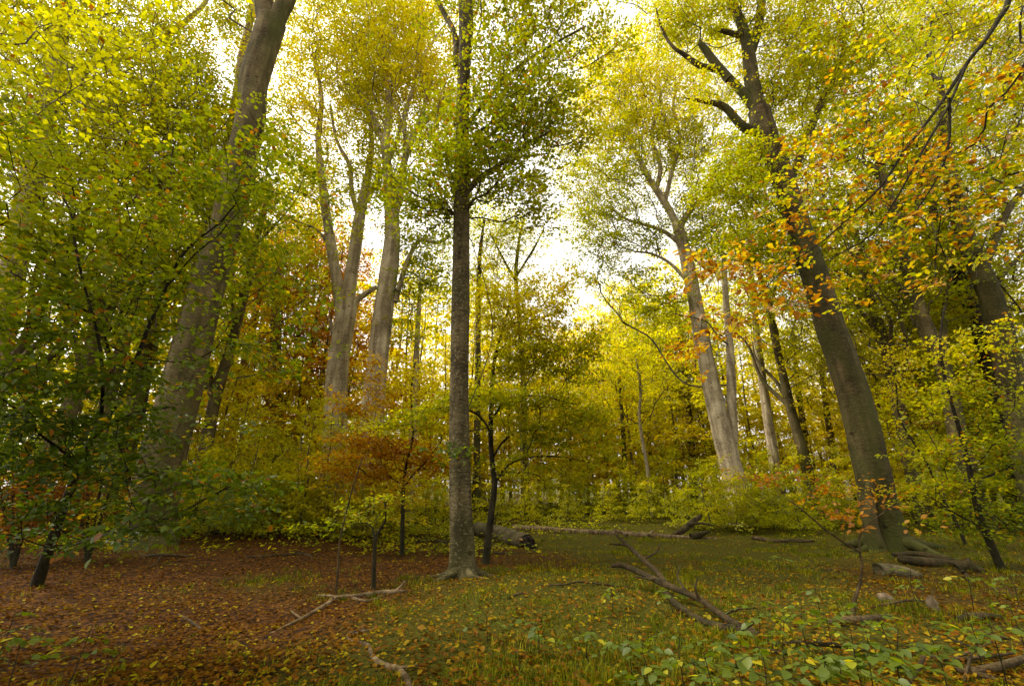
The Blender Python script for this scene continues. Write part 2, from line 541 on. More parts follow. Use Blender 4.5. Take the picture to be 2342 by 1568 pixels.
def branch_tubes(P, par, n_stem, stem_r, twig_r=0.008, expo=2.4, wob=0.10, sides_min=3, tubes=None, max_ratio=0.62, drop=0.0):
    """Turns the grown part of the skeleton into tubes with pipe-model radii."""
    n = len(P)
    w = np.zeros(n)
    kids = [[] for _ in range(n)]
    for i in range(n - 1, n_stem - 1, -1):
        if not kids[i]: w[i] = twig_r ** expo
        else: w[i] = sum(w[c] for c in kids[i]) + 0.1 * twig_r ** expo
        kids[par[i]].append(i)
    r = w ** (1 / expo)
    tb = tubes or Tubes()
    starts = []
    for i in range(n_stem):
        starts += [(i, c) for c in kids[i]]
    while starts:
        a, c = starts.pop()
        chain = [a, c]
        while kids[chain[-1]]:
            ks = sorted(kids[chain[-1]], key=lambda k: -w[k])
            for k in ks[1:]: starts.append((chain[-1], k))
            chain.append(ks[0])
        if drop and len(chain) == 2 and rng.random() < drop:
            continue
        rr = r[chain].copy()
        rr[0] = min(rr[1], (stem_r[a] if a < n_stem else r[a]) * max_ratio)
        rr[1:] = np.minimum(rr[1:], rr[0] * 1.0)
        pts = P[chain].copy()
        seg = np.linalg.norm(np.diff(pts, axis=0), axis=1)
        q, qr = [pts[0]], [rr[0]]
        for k in range(len(seg)):            # bend each reach a little
            if seg[k] > 0.35:
                m = (pts[k] + pts[k + 1]) / 2 + rng.normal(0, wob, 3) * seg[k] - np.array([0, 0, 0.05 * seg[k]])
                q.append(m); qr.append((rr[k] + rr[k + 1]) / 2)
            q.append(pts[k + 1]); qr.append(rr[k + 1])
        thick = qr[0]
        if thick > 0.03:
            PP, RR = resample(q, qr, 0.35)
            tb.add(PP, RR, 6, cap=False)
        else:
            PP, RR = (resample(q, qr, 0.4) if thick > 0.012 else (np.array(q), np.array(qr)))
            tb.add(PP, RR, sides_min if thick < 0.02 else 4, cap=False)
    return tb


def spray_leaves(P, par, first, hues, leaves_per, spray_r, leaf, flat=0.16, spread=0.07, odd=0.06, tilt=0.35, droop=0.12):
    """Flat beech sprays: leaves scattered on a drooping, nearly level fan round every spray point."""
    C, D, Nn, Ls, H = [], [], [], [], []
    m = len(P) - first
    cen = P[first:]
    d = cen - P[par[first:]]
    d[:, 2] *= 0.35
    d = unit(d + rng.normal(0, 0.25, d.shape) * np.array([1, 1, .2]) * np.linalg.norm(d, axis=1, keepdims=True))
    k = leaves_per
    a = rng.uniform(-0.9, 1.0, (m, k)) ** 1
    b = rng.uniform(-1, 1, (m, k)) * (1.0 - 0.55 * np.clip(a, 0, 1))
    up = np.tile(np.array([0, 0, 1.0]), (m, 1)) + rng.normal(0, 0.22, (m, 3))
    up = unit(up - d * (up * d).sum(1, keepdims=True))
    s = np.cross(d, up)
    R = spray_r * rng.uniform(0.5, 1.1, (m, 1))
    c = rng.normal(0, flat, (m, k))
    pos = cen[:, None, :] + (R * a)[..., None] * d[:, None, :] + (R * b * .75)[..., None] * s[:, None, :] + (R * c)[..., None] * up[:, None, :]
    pos[..., 2] -= droop * R * (a ** 2 + b ** 2)
    axis = d[:, None, :] * 0.8 + s[:, None, :] * np.sign(b)[..., None] * 0.8 + rng.normal(0, 0.45, (m, k, 3))
    axis[..., 2] -= 0.15
    nrm = up[:, None, :] + rng.normal(0, tilt, (m, k, 3))
    h = hues[:, None] + rng.normal(0, spread, (m, k))
    o = rng.random((m, k)) < odd
    h = np.where(o, rng.uniform(0.62, 0.98, (m, k)), h)
    ls = leaf * rng.uniform(0.55, 1.35, (m, k))
    f = lambda z: z.reshape(-1, z.shape[-1])
    return f(pos), f(axis), f(nrm), ls.ravel(), np.clip(h.ravel(), 0.01, 0.99)


def blob_points(blobs, spray_area):
    """blobs: (centre, radii xyz, cover, hue). Points thin out gradually from each centre, so no crown has a hard outline."""
    pts, hu = [], []
    for c, rad, cover, hue in blobs:
        area = math.pi * max(rad[0], rad[1]) * rad[2]
        n = max(3, int(cover * area / spray_area))
        v = np.clip(rng.normal(0, .56, (n, 3)), -1.6, 1.6)
        pts.append(np.asarray(c) + v * np.asarray(rad))
        hu.append(hue + rng.normal(0, 0.035, n))
    return np.concatenate(pts), np.concatenate(hu)


def screen_blobs(rows, Y):
    """(grid x, grid y, half width, half height, cover, hue[, distance offset]) -> blobs in metres at distance Y."""
    out = []
    for row in rows:
        px, py, rx, ry, cover, hue = row[:6]
        y = Y + (row[6] if len(row) > 6 else 0.0)
        s = scale_at(px, py, y)
        out.append((at(px, py, y), (rx * s, max(0.7, (rx + ry) * 0.5 * s), max(0.15, ry * s)), cover, hue))
    return out


def trace(rows, Y, to_ground=False):
    """(grid x, grid y, full width[, distance offset]) -> points and radii in metres."""
    P, R = [], []
    for row in rows:
        y = Y + (row[3] if len(row) > 3 else 0.0)
        P.append(at(row[0], row[1], y)); R.append(row[2] * 0.5 * scale_at(row[0], row[1], y))
    P = np.array(P); R = np.array(R)
    if to_ground:
        P[0][2] = float(ground_z(P[0][0], P[0][1])) - 0.12
    return P, R


LEAF_GAIN = 1.2


def make_tree(name, label, cat, group, stems, blobs, bark, twig_mat, leaf=0.09, leaves_per=34, spray_r=0.55, detail=0, hue_spread=0.045,
              odd=0.05, start=0.3, bf=0.45, twig_r=0.008, flare=None, sides=18, leaf_mat=None, wob=0.10, singles=0, bump=0.05,
              stem_names=None, tilt=0.27, flat=0.11, down=1.2, cover_gain=1.6, roots=0):
    """stems: [(P, R)], the trunk first. Returns the root Empty with trunk, limb, branches, crown."""
    base = stems[0][0][0].copy()
    base[2] = float(ground_z(base[0], base[1]))
    root = empty(name, base, label, cat, group)
    nodes, parents, paths, radii, allowed = [], [], [], [], []
    for si, (P, R) in enumerate(stems):
        PP, RR = resample(P, R, 0.35 if si == 0 else 0.3)
        tb = Tubes()
        if si == 0:
            fine, fr = resample(P, R, 0.12 if sides > 24 else 0.3)
            tb.add(fine, fr, sides, bump=bump, flare=flare, seed=len(name) + si)
            link('trunk', tb.mesh('trunk', bark, base), root)
        else:
            tb.add(PP, RR, max(8, sides - 6), bump=bump * 1.2, seed=si)
            link((stem_names or {}).get(si, 'limb'), tb.mesh('limb', bark, base), root)
        k0 = len(nodes)
        for i in range(len(PP)):
            if i == 0:
                if si == 0:
                    parents.append(-1); paths.append(0.0)
                else:
                    dd = [np.linalg.norm(PP[0] - q) for q in nodes]
                    j = int(np.argmin(dd)); parents.append(j); paths.append(paths[j] + dd[j])
            else:
                parents.append(len(nodes) - 1); paths.append(paths[-1] + float(np.linalg.norm(PP[i] - PP[i - 1])))
            nodes.append(PP[i]); radii.append(RR[i])
            frac = i / max(1, len(PP) - 1)
            if (si == 0 and frac >= start) or (si > 0 and frac > 0.25):
                allowed.append(len(nodes) - 1)
    for k in range(roots):                     # surface roots spreading from the foot
        az = 2 * math.pi * (k + rng.uniform(-.3, .3)) / roots
        r0 = float(stems[0][1][0]); ln = r0 * rng.uniform(2.0, 3.6)
        q = []
        for t in (0, .25, .5, .75, 1):
            a2 = az + .35 * math.sin(3 * t + k) * t
            x = base[0] + math.cos(a2) * (r0 * .55 + ln * t); y = base[1] + math.sin(a2) * (r0 * .55 + ln * t)
            q.append((x, y, float(ground_z(x, y)) + r0 * (.62 * (1 - t) ** 2.2) - .02 * t))
        rp, rr = resample(q, r0 * np.array([.42, .27, .17, .10, .04]), .06)
        tb = Tubes(); tb.add(rp, rr, 9, bump=.12, seed=k)
        link('root', tb.mesh('root', bark, base), root)
    if blobs:
        if detail == 0: leaf = leaf * LEAF_GAIN
        area = leaves_per * 0.30 * leaf * leaf
        pts, hu = blob_points([(c, r_, cv * cover_gain, h - .08 * (.44 < h < .69)) for c, r_, cv, h in blobs], area)
        # the order in which points join is not their own order: carry the hue along by lookup
        n0 = len(nodes)
        P, par = grow(nodes, parents, paths, allowed, pts, bf, down)
        lut = {tuple(np.round(p, 5)): h for p, h in zip(pts, hu)}
        hues = np.array([lut[tuple(np.round(p, 5))] for p in P[n0:]])
        tb = branch_tubes(P, par, n0, np.array(radii), twig_r, wob=wob, drop=.8 if leaf > .115 else .5 if detail == 0 else 0)
        link('branches', tb.mesh('branches', twig_mat, base), root, kind='stuff')
        C, D, Nn, Ls, H = spray_leaves(P, par, n0, hues, leaves_per, spray_r, leaf, spread=hue_spread, odd=odd, tilt=tilt, flat=flat)
        if singles:
            dist = np.linalg.norm(C - EYE, axis=1)
            px, py = project(C)
            inside = (px > 5) & (px < 2337) & (py > 5) & (py < 1563) & (C[:, 1] > 0.5)
            order = np.argsort(np.where(inside, dist / Ls, 1e9))[:singles]
            rest = np.ones(len(C), bool); rest[order] = False
            for i in order:
                place_leaf(root, base, C[i], D[i], Nn[i], Ls[i], H[i])
            C, D, Nn, Ls, H = C[rest], D[rest], Nn[rest], Ls[rest], H[rest]
        if len(C):
            me = leaf_mesh('crown', C, D, Nn, Ls, H, leaf_mat or M_LEAF, detail, base)
            link('crown', me, root, kind='stuff')
    return root


# ------------------------------------------------------------------ ground
def fbm(x, y, s=0.0):
    v = 0
    for i, (f, a) in enumerate(((0.35, .5), (0.8, .3), (1.9, .2), (4.3, .12))):
        v = v + a * np.sin(f * x * 1.3 + 1.7 * i + s + 0.8 * np.sin(f * y * .9 + i)) * np.cos(f * y * 1.1 - .6 * i + s + .7 * np.sin(f * x + 2 * i))
    return v


def grassiness(x, y):
    """0 on the brown leaf carpet in the hollow, 1 on the grassy rise."""
    edge = x - (-1.9 + 0.16 * (y - 8.0))     # the boundary runs slantwise past the central trunk
    g = smooth(-0.8, 1.2, edge + 1.7 * fbm(x, y)) + .45 * np.maximum(fbm(x * 1.6, y * 1.6, 9.0) - .12, 0) * 2
    far = smooth(15, 19, y + 0.4 * x)
    g = np.maximum(g, 0.75 * far)
    g = g * (1 - 0.6 * smooth(5.2, 6.6, x - 0.32 * (y - 8) + 1.2 * fbm(x, y, 2.0)) * (1 - far))
    back = smooth(0.8, 2.0, y - 11.2 + .6 * x) * smooth(-1.4, -.6, x) * (1 - smooth(1.2, 2.6, x)) * (1 - smooth(15, 18, y))
    return np.clip(g * (1 - 0.7 * back), 0, 1)


def build_ground():
    ax = np.concatenate([-np.geomspace(420, 26, 26), np.linspace(-25, 25, 150), np.geomspace(26, 420, 26)])
    ay = np.concatenate([-np.geomspace(420, 12, 22), np.linspace(-11, 42, 170), np.geomspace(43, 420, 30)])
    X, Y = np.meshgrid(ax, ay)
    Z = ground_z(X, Y) + np.where((abs(X) < 25) & (abs(Y) < 45), 0.03 * fbm(X * 4, Y * 4, 1.0), 0)
    V = np.stack([X, Y, Z], -1).reshape(-1, 3)
    nx, ny = len(ax), len(ay)
    i = np.arange(ny - 1)[:, None] * nx; j = np.arange(nx - 1)[None]
    Q = np.stack([i + j, i + j + 1, i + nx + j + 1, i + nx + j], -1).reshape(-1, 4)
    me = mesh_data('ground', V, Q, None, M_GROUND, True)
    a = me.attributes.new('grassy', 'FLOAT', 'POINT')
    a.data.foreach_set('value', np.ascontiguousarray(grassiness(V[:, 0], V[:, 1]), np.float32))
    o = link('ground', me)
    tag(o, 'forest floor of brown leaf carpet and mossy grassy rise', 'ground', None, 'structure')
    return o


GROUND = build_ground()


def in_view(x, y, margin=60):
    z = ground_z(x, y)
    px, py = project(np.stack([x, y, z], -1))
    return (px > -margin) & (px < 2342 + margin) & (py < 1568 + margin) & (y > 2)


def build_litter():
    n = 150000
    y = 3.8 + 30 * rng.random(n) ** 1.9
    x = (rng.random(n) * 2 - 1) * (y * 1.35 + 1.5)
    g = grassiness(x, y)
    keep = (rng.random(n) < (1.0 - 0.55 * g)) & in_view(x, y)
    x, y, g = x[keep], y[keep], g[keep]
    n = len(x)
    z = ground_z(x, y) + rng.uniform(0.004, 0.03, n) + 0.035 * g * rng.random(n)
    th = rng.uniform(0, 2 * math.pi, n)
    D = np.stack([np.cos(th), np.sin(th), rng.normal(0, .25, n)], -1)
    Nn = np.stack([rng.normal(0, .42, n), rng.normal(0, .42, n), np.ones(n)], -1)
    Ls = rng.uniform(0.04, 0.075, n) * np.where(rng.random(n) < .12, 1.35, 1.0)
    h = np.where(rng.random(n) < 0.72, rng.normal(0.93, 0.05, n), rng.uniform(0.62, 0.9, n))
    h = np.where((g > .5) & (rng.random(n) < .45), rng.uniform(.66, .86, n), h)
    h = np.clip(h + .10 * fbm(x * 2.2, y * 2.2, 5.0) - .02, .3, .99)
    C = np.stack([x, y, z], -1)
    order = np.argsort(np.linalg.norm(C - EYE, axis=1) / Ls + np.where(in_view(x, y, -20), 0, 1e6))
    for i in order[:300]:
        place_leaf(GROUND, (0, 0, 0), C[i], D[i], Nn[i], Ls[i] * 1.1, h[i], LITTER_BLADE, 'fallen_leaf')
    r = order[300:]
    o = link('leaf_litter', leaf_mesh('leaf_litter', C[r], D[r], Nn[r], Ls[r], h[r], M_LITTER, 0))
    tag(o, 'brown and orange fallen beech leaves strewn over the forest floor', 'leaf litter', None, 'stuff')


build_litter()


def build_grass():
    n = 21000
    y = 3.8 + 22 * rng.random(n) ** 1.5
    x = (rng.random(n) * 2 - 1) * (y * 1.3 + 1)
    g = grassiness(x, y)
    keep = (rng.random(n) < g * (0.42 + 1.5 * fbm(x * 2.4, y * 2.4, 4.0)) + 0.015) & in_view(x, y)
    x, y = x[keep], y[keep]
    k = 9
    n = len(x)
    bx = (x[:, None] + rng.normal(0, .055, (n, k))).ravel(); by = (y[:, None] + rng.normal(0, .055, (n, k))).ravel()
    bz = ground_z(bx, by) - 0.01
    m = len(bx)
    hgt = np.repeat(rng.uniform(.04, .11, n) + .09 * np.clip(fbm(x * 2.4, y * 2.4, 4.0), 0, 1), k) * rng.uniform(.6, 1.25, m)
    th = rng.uniform(0, 2 * math.pi, m)
    lean = rng.uniform(.2, .9, m) * hgt
    dx, dy = np.cos(th), np.sin(th)
    w = 0.0022 + 0.00035 * by
    B = np.stack([bx, by, bz], -1)
    S = np.stack([-dy, dx, 0 * dx], -1) * w[:, None]
    M1 = B + np.stack([dx * lean * .3, dy * lean * .3, hgt * .6], -1)
    T = B + np.stack([dx * lean, dy * lean, hgt * .92], -1)
    V = np.stack([B - S, B + S, M1 + S * .8, M1 - S * .8, T], 1).reshape(-1, 3)
    i = np.arange(m)[:, None] * 5
    h = np.clip(np.repeat(rng.normal(.34, .10, n), k) + rng.normal(0, .06, m), .02, .75)
    me = mesh_data('grass', V, i + np.array([0, 1, 2, 3]), i + np.array([3, 2, 4]), M_GRASS, False, np.concatenate([h, h]))
    o = link('grass', me)
    tag(o, 'thin dark green woodland grass growing on the mossy rise', 'grass', None, 'stuff')


build_grass()

def build_undergrowth():
    n = 26000
    y = 15 + 33 * rng.random(n) ** 1.3
    x = (rng.random(n) * 2 - 1) * (y * 1.3)
    d = fbm(x * 1.2, y * 1.2, 7.0)
    keep = (rng.random(n) < .5 + 1.3 * d) & (y > 17 + 2.5 * fbm(x, y, 3.0) + np.where(x > 1, 8, 0) - np.where(abs(x) > 12, 2, 0) - np.abs(rng.normal(0, 2.2, n)))
    x, y = x[keep], y[keep]
    n = len(x)
    k = 3
    X = np.repeat(x, k) + rng.normal(0, .12, n * k); Y = np.repeat(y, k) + rng.normal(0, .12, n * k)
    Z = ground_z(X, Y) + np.repeat(rng.random(n) ** 1.8 * (.12 + .7 * np.clip(d[keep] + .3, 0, 1)), k) + .03
    m = len(X)
    D = rng.normal(0, 1, (m, 3)) * np.array([1, 1, .3])
    Nn = np.array([0, 0, 1.0]) + rng.normal(0, .35, (m, 3))
    h = np.clip(np.repeat(rng.normal(.40, .08, n), k) + rng.normal(0, .06, m), .1, .9)
    o = link('undergrowth', leaf_mesh('undergrowth', np.stack([X, Y, Z], -1), D, Nn, rng.uniform(.09, .17, m), h, M_LEAF, 0))
    tag(o, 'low green and yellow undergrowth covering the floor of the distant wood', 'undergrowth', None, 'stuff')


build_undergrowth()

# ------------------------------------------------------------------ the large trees one can tell apart
# central straight trunk
gc = on_ground(1058, 1322)
YC = gc[1]
P, R = trace([(1058, 1322, 62), (1057, 1240, 56), (1052, 1100, 49), (1050, 900, 43), (1053, 700, 41), (1055, 560, 38), (1056, 440, 36),
              (1057, 300, 31), (1060, 180, 29), (1066, 60, 32), (1064, -60, 34), (1075, -260, 30), (1090, -420, 20)], YC, True)
make_tree('beech_tree', 'straight dark grey beech trunk in the centre with green leaves and flared roots', 'tree', 'large beech trees',
          [(P, R),
           trace([(1066, 442, 14), (1100, 405, 12), (1150, 372, 10), (1205, 330, 7), (1260, 300, 4)], YC),
           trace([(1046, 490, 7), (1000, 470, 6), (950, 445, 5), (900, 410, 3)], YC),
           trace([(1044, 150, 14), (1040, 80, 13), (1010, 20, 11), (985, -30, 9)], YC),
           trace([(1072, 280, 10), (1130, 210, 9), (1190, 150, 8), (1260, 105, 6), (1340, 60, 4)], YC)],
          screen_blobs([(1160, 40, 150, 80, 1.1, 0.37), (1290, 70, 110, 60, 0.9, 0.35), (1380, 110, 55, 40, 0.7, 0.39), (1150, 170, 110, 80, 1.3, 0.37), (1215, 250, 110, 70, 1.7, 0.35), (1140, 310, 110, 70, 1.7, 0.33), (1270, 240, 70, 50, 1.2, 0.39), (1330, 312, 70, 24, 1.2, 0.53), (1110, 375, 100, 55, 1.6, 0.32), (1190, 430, 75, 80, 1.2, 0.36), (1240, 480, 35, 60, 0.8, 0.37), (1000, 400, 100, 60, 1.3, 0.32), (940, 470, 80, 60, 1.2, 0.32), (1000, 480, 60, 45, 1.1, 0.31), (1060, 250, 60, 60, 0.8, 0.35, -0.6), (1050, 360, 50, 60, 1, 0.32, -0.8), (1060, 1030, 55, 14, 1.5, 0.16, -0.4), (1000, -120, 200, 90, 0.6, 0.39), (1200, -120, 220, 90, 0.6, 0.39)], YC),
          M_BARK_CENTRE, M_TWIG, leaf=.095, leaves_per=26, spray_r=.5, odd=.06, start=.30, flare=(.3, .7, 5, .9), roots=6, sides=28, bump=.03)

# big leaning beech on the left
gl = on_ground(340, 1252)
YL = gl[1]
P, R = trace([(340, 1252, 104), (352, 1150, 96), (378, 1020, 88), (405, 930, 83), (440, 800, 74), (478, 650, 66), (515, 520, 63), (545, 400, 61),
              (566, 310, 60), (578, 240, 58), (580, 190, 58), (596, 130, 60), (612, 80, 58), (622, 50, 56)], YL, True)
make_tree('beech_tree', 'thick smooth brown beech leaning towards the middle, forked near the top edge', 'tree', 'large beech trees',
          [(P, R), trace([(614, 70, 44), (606, 20, 40), (602, -40, 38), (590, -180, 32), (600, -330, 22)], YL),
           trace([(622, 70, 40), (640, 30, 36), (658, -10, 34), (690, -120, 28), (700, -260, 20)], YL)],
          screen_blobs([(520, -120, 160, 90, .9, .45), (700, -140, 150, 90, .9, .5), (600, -260, 200, 110, .8, .45), (505, 40, 40, 50, .7, .4),
                        (560, 450, 70, 60, .9, .36, 1.5), (470, 560, 70, 60, .8, .38, 1.2), (660, 330, 50, 70, .5, .45)], YL),
          M_BARK_LEFT, M_TWIG_PALE, leaf=.10, leaves_per=34, spray_r=.6, start=.55, flare=(.5, .2, 6, .4), sides=32, bump=.035)

# slim pale stem behind it
YB = YL + 5
P, R = trace([(300, 1215, 40), (330, 1080, 34), (420, 740, 26), (495, 440, 22), (530, 290, 20), (545, 200, 19), (556, 120, 17), (575, 30, 14), (590, -80, 10)], YB, True)
make_tree('beech_tree', 'slim pale beech stem just behind the thick leaning trunk', 'tree', 'large beech trees', [(P, R)],
          screen_blobs([(540, 60, 50, 60, .8, .42), (450, 330, 90, 80, 1.0, .48), (400, 470, 90, 80, 1.0, .5), (560, -60, 120, 80, .8, .45)], YB),
          M_BARK_PALE, M_TWIG_PALE, leaf=.12, leaves_per=30, spray_r=.65, start=.5, sides=14)

# old beech far left whose limb crosses the top
Y0 = 19.0
P, R = trace([(-60, 1230, 60), (-20, 900, 52), (40, 560, 44), (90, 330, 38), (118, 200, 34), (140, 60, 30), (160, -60, 26), (170, -240, 18)], Y0, True)
make_tree('beech_tree', 'pale beech at the left edge with a long limb rising along the top', 'tree', 'large beech trees',
          [(P, R), trace([(125, 200, 16), (190, 155, 16), (230, 138, 15), (300, 128, 14), (350, 105, 14), (390, 75, 13), (430, 45, 11), (470, 5, 9), (500, -60, 7)], Y0)],
          screen_blobs([(80, 60, 150, 110, 1.5, 0.43), (250, 60, 140, 90, 1.5, 0.45), (390, 60, 90, 70, 1.2, 0.43), (100, 220, 150, 80, 1.3, 0.4), (300, 210, 150, 80, 1.4, 0.42), (440, 190, 80, 100, 1.2, 0.42), (200, 330, 160, 70, 1, 0.39), (30, 340, 90, 90, 1, 0.37), (390, 320, 110, 60, 1, 0.42), (200, -90, 300, 90, 0.9, 0.43), (-60, 100, 120, 200, 0.9, 0.39)], Y0),
          M_BARK_PALE, M_TWIG_PALE, leaf=.10, leaves_per=36, spray_r=.62, start=.4, sides=16, odd=.08)

# pale forked beech, mid left
YA = 24.0
P, R = trace([(755, 1190, 62), (765, 1000, 54), (768, 930, 50), (774, 830, 47), (785, 760, 44), (792, 718, 44)], YA, True)
make_tree('beech_tree', 'pale forked beech with two bare stems and a broken stub', 'tree', 'large beech trees',
          [(P, R), trace([(785, 735, 30), (772, 650, 25), (757, 560, 23), (745, 480, 20), (735, 400, 17), (728, 320, 13), (735, 220, 10), (715, 120, 7)], YA),
           trace([(796, 730, 30), (800, 650, 29), (812, 570, 28), (822, 500, 25), (832, 450, 22), (842, 400, 16), (850, 320, 11), (838, 200, 8)], YA),
           trace([(805, 720, 20), (812, 692, 15), (835, 672, 13), (862, 655, 9)], YA),
           trace([(822, 500, 12), (805, 440, 11), (800, 380, 10), (770, 320, 7), (755, 240, 5)], YA),
           trace([(840, 460, 12), (860, 420, 10), (880, 380, 8)], YA),
           trace([(770, 590, 7), (730, 530, 6), (690, 510, 5), (640, 490, 4), (625, 480, 3)], YA),
           trace([(772, 790, 9), (762, 760, 11), (757, 742, 9), (752, 726, 2)], YA)],
          screen_blobs([(740, 120, 90, 90, .55, .6), (700, 240, 60, 80, .5, .62), (790, 40, 90, 80, .7, .55), (820, 240, 70, 110, .7, .56), (720, 380, 60, 50, .35, .6),
                        (780, 400, 50, 60, .4, .5), (850, 380, 50, 60, .7, .5), (680, 90, 40, 80, .4, .6), (690, 600, 60, 40, .5, .5), (770, -60, 160, 60, .7, .55), (660, 170, 90, 120, .45, .58), (700, 480, 80, 80, .45, .6), (800, 150, 110, 120, .5, .56), (740, 300, 110, 90, .4, .6)], YA),
          M_BARK_PALE, M_TWIG_PALE, leaf=.13, leaves_per=26, spray_r=.75, start=.9, sides=18, bump=.05, odd=.03, stem_names={7: 'broken_stub'}, twig_r=.010)

# its taller neighbour
YN = 22.0
P, R = trace([(835, 1190, 62), (848, 1000, 54), (856, 900, 50), (868, 790, 46), (880, 690, 43), (892, 600, 39), (897, 530, 35), (893, 460, 28), (888, 400, 23), (882, 330, 18), (890, 240, 14), (880, 130, 10), (870, 20, 7)], YN, True)
make_tree('beech_tree', 'tall pale beech between the forked beech and the central trunk', 'tree', 'large beech trees',
          [(P, R), trace([(905, 690, 12), (918, 640, 12), (935, 590, 11), (960, 550, 9), (1000, 555, 8), (1028, 540, 7)], YN),
           trace([(897, 520, 18), (915, 440, 17), (925, 370, 15), (945, 310, 14), (985, 265, 12), (1035, 205, 8)], YN),
           trace([(890, 420, 14), (880, 340, 12), (850, 260, 11), (820, 210, 9), (780, 180, 6)], YN),
           trace([(930, 350, 10), (925, 270, 10), (945, 200, 9), (955, 120, 8), (930, 40, 6)], YN),
           trace([(950, 300, 9), (975, 220, 9), (960, 150, 8), (1000, 80, 6)], YN),
           trace([(886, 380, 10), (915, 280, 9), (880, 180, 7), (905, 80, 5)], YN)],
          screen_blobs([(860, 70, 80, 90, 1.1, .56), (950, 60, 90, 80, 1.5, .6), (900, 190, 80, 80, 1.2, .58), (980, 190, 60, 80, 1.6, .62), (840, 200, 50, 80, .9, .56),
                        (850, 300, 60, 50, .9, .5), (960, 320, 70, 50, 1.1, .5), (1010, 260, 40, 60, .9, .55), (920, 430, 60, 50, 1.4, .36), (870, 400, 50, 50, 1.1, .36),
                        (960, 560, 60, 60, 1.4, .30), (950, 640, 60, 40, 1.5, .32), (920, 740, 50, 40, .8, .4), (1000, 620, 35, 30, 1.0, .35), (930, -60, 200, 70, .9, .55), (880, 140, 150, 140, .6, .58), (1000, 350, 70, 80, .5, .5), (830, 480, 60, 60, .5, .45)], YN),
          M_BARK_PALE, M_TWIG_PALE, leaf=.125, leaves_per=28, spray_r=.72, start=.5, sides=20, bump=.05, odd=.03, twig_r=.010)

# pale beech right of the sky gap
YR = 25.0
P, R = trace([(1700, 1180, 64), (1686, 1120, 54), (1668, 1050, 47), (1644, 960, 42), (1626, 880, 38), (1608, 790, 34), (1592, 700, 31), (1576, 620, 29), (1562, 560, 27), (1548, 510, 23)], YR, True)
make_tree('beech_tree', 'pale grey beech beside the bright sky gap with branches fanning upwards', 'tree', 'large beech trees',
          [(P, R), trace([(1550, 520, 18), (1530, 480, 16), (1505, 440, 15), (1485, 410, 13), (1465, 370, 11), (1440, 320, 8), (1430, 260, 6)], YR),
           trace([(1553, 520, 16), (1572, 490, 14), (1600, 460, 11), (1640, 440, 7)], YR),
           trace([(1560, 560, 12), (1520, 530, 9), (1480, 515, 8), (1430, 500, 6), (1390, 470, 4)], YR),
           trace([(1500, 435, 11), (1510, 380, 10), (1490, 310, 9), (1510, 230, 7), (1500, 150, 5)], YR),
           trace([(1520, 465, 11), (1535, 400, 9), (1555, 320, 8), (1540, 240, 6), (1560, 170, 4)], YR),
           trace([(1583, 660, 10), (1560, 630, 8), (1530, 600, 7), (1490, 580, 5), (1450, 575, 4)], YR),
           trace([(1672, 1060, 20), (1676, 1000, 22), (1674, 940, 21), (1672, 860, 19), (1668, 780, 16), (1660, 680, 13), (1655, 580, 9)], YR)],
          screen_blobs([(1400, 200, 70, 70, .8, .58), (1480, 170, 80, 90, 1.0, .6), (1400, 300, 80, 60, .9, .52), (1500, 280, 90, 80, 1.1, .56), (1350, 410, 65, 45, .9, .42), (1340, 240, 35, 60, .5, .6),
                        (1430, 400, 80, 60, .9, .46), (1570, 330, 70, 90, 1.2, .5), (1400, 490, 80, 40, 1.3, .36), (1330, 490, 40, 40, .6, .42), (1380, 570, 70, 40, 1.1, .33), (1480, 540, 60, 40, 1.0, .34),
                        (1360, 640, 50, 40, .5, .3), (1580, 480, 60, 60, 1.2, .36), (1620, 560, 50, 70, 1.2, .36), (1440, 630, 60, 40, .9, .36), (1480, 700, 70, 50, 1.1, .38), (1540, 680, 40, 50, .9, .36), (1370, 140, 90, 90, .45, .58), (1450, 260, 160, 130, .6, .54), (1390, 380, 130, 80, .5, .48), (1600, 180, 110, 120, .6, .52), (1340, 540, 70, 90, .35, .38)], YR),
          M_BARK_PALE, M_TWIG_PALE, leaf=.125, leaves_per=28, spray_r=.72, start=.7, sides=20, bump=.05, odd=.03, stem_names={7: 'second_stem'}, twig_r=.010)

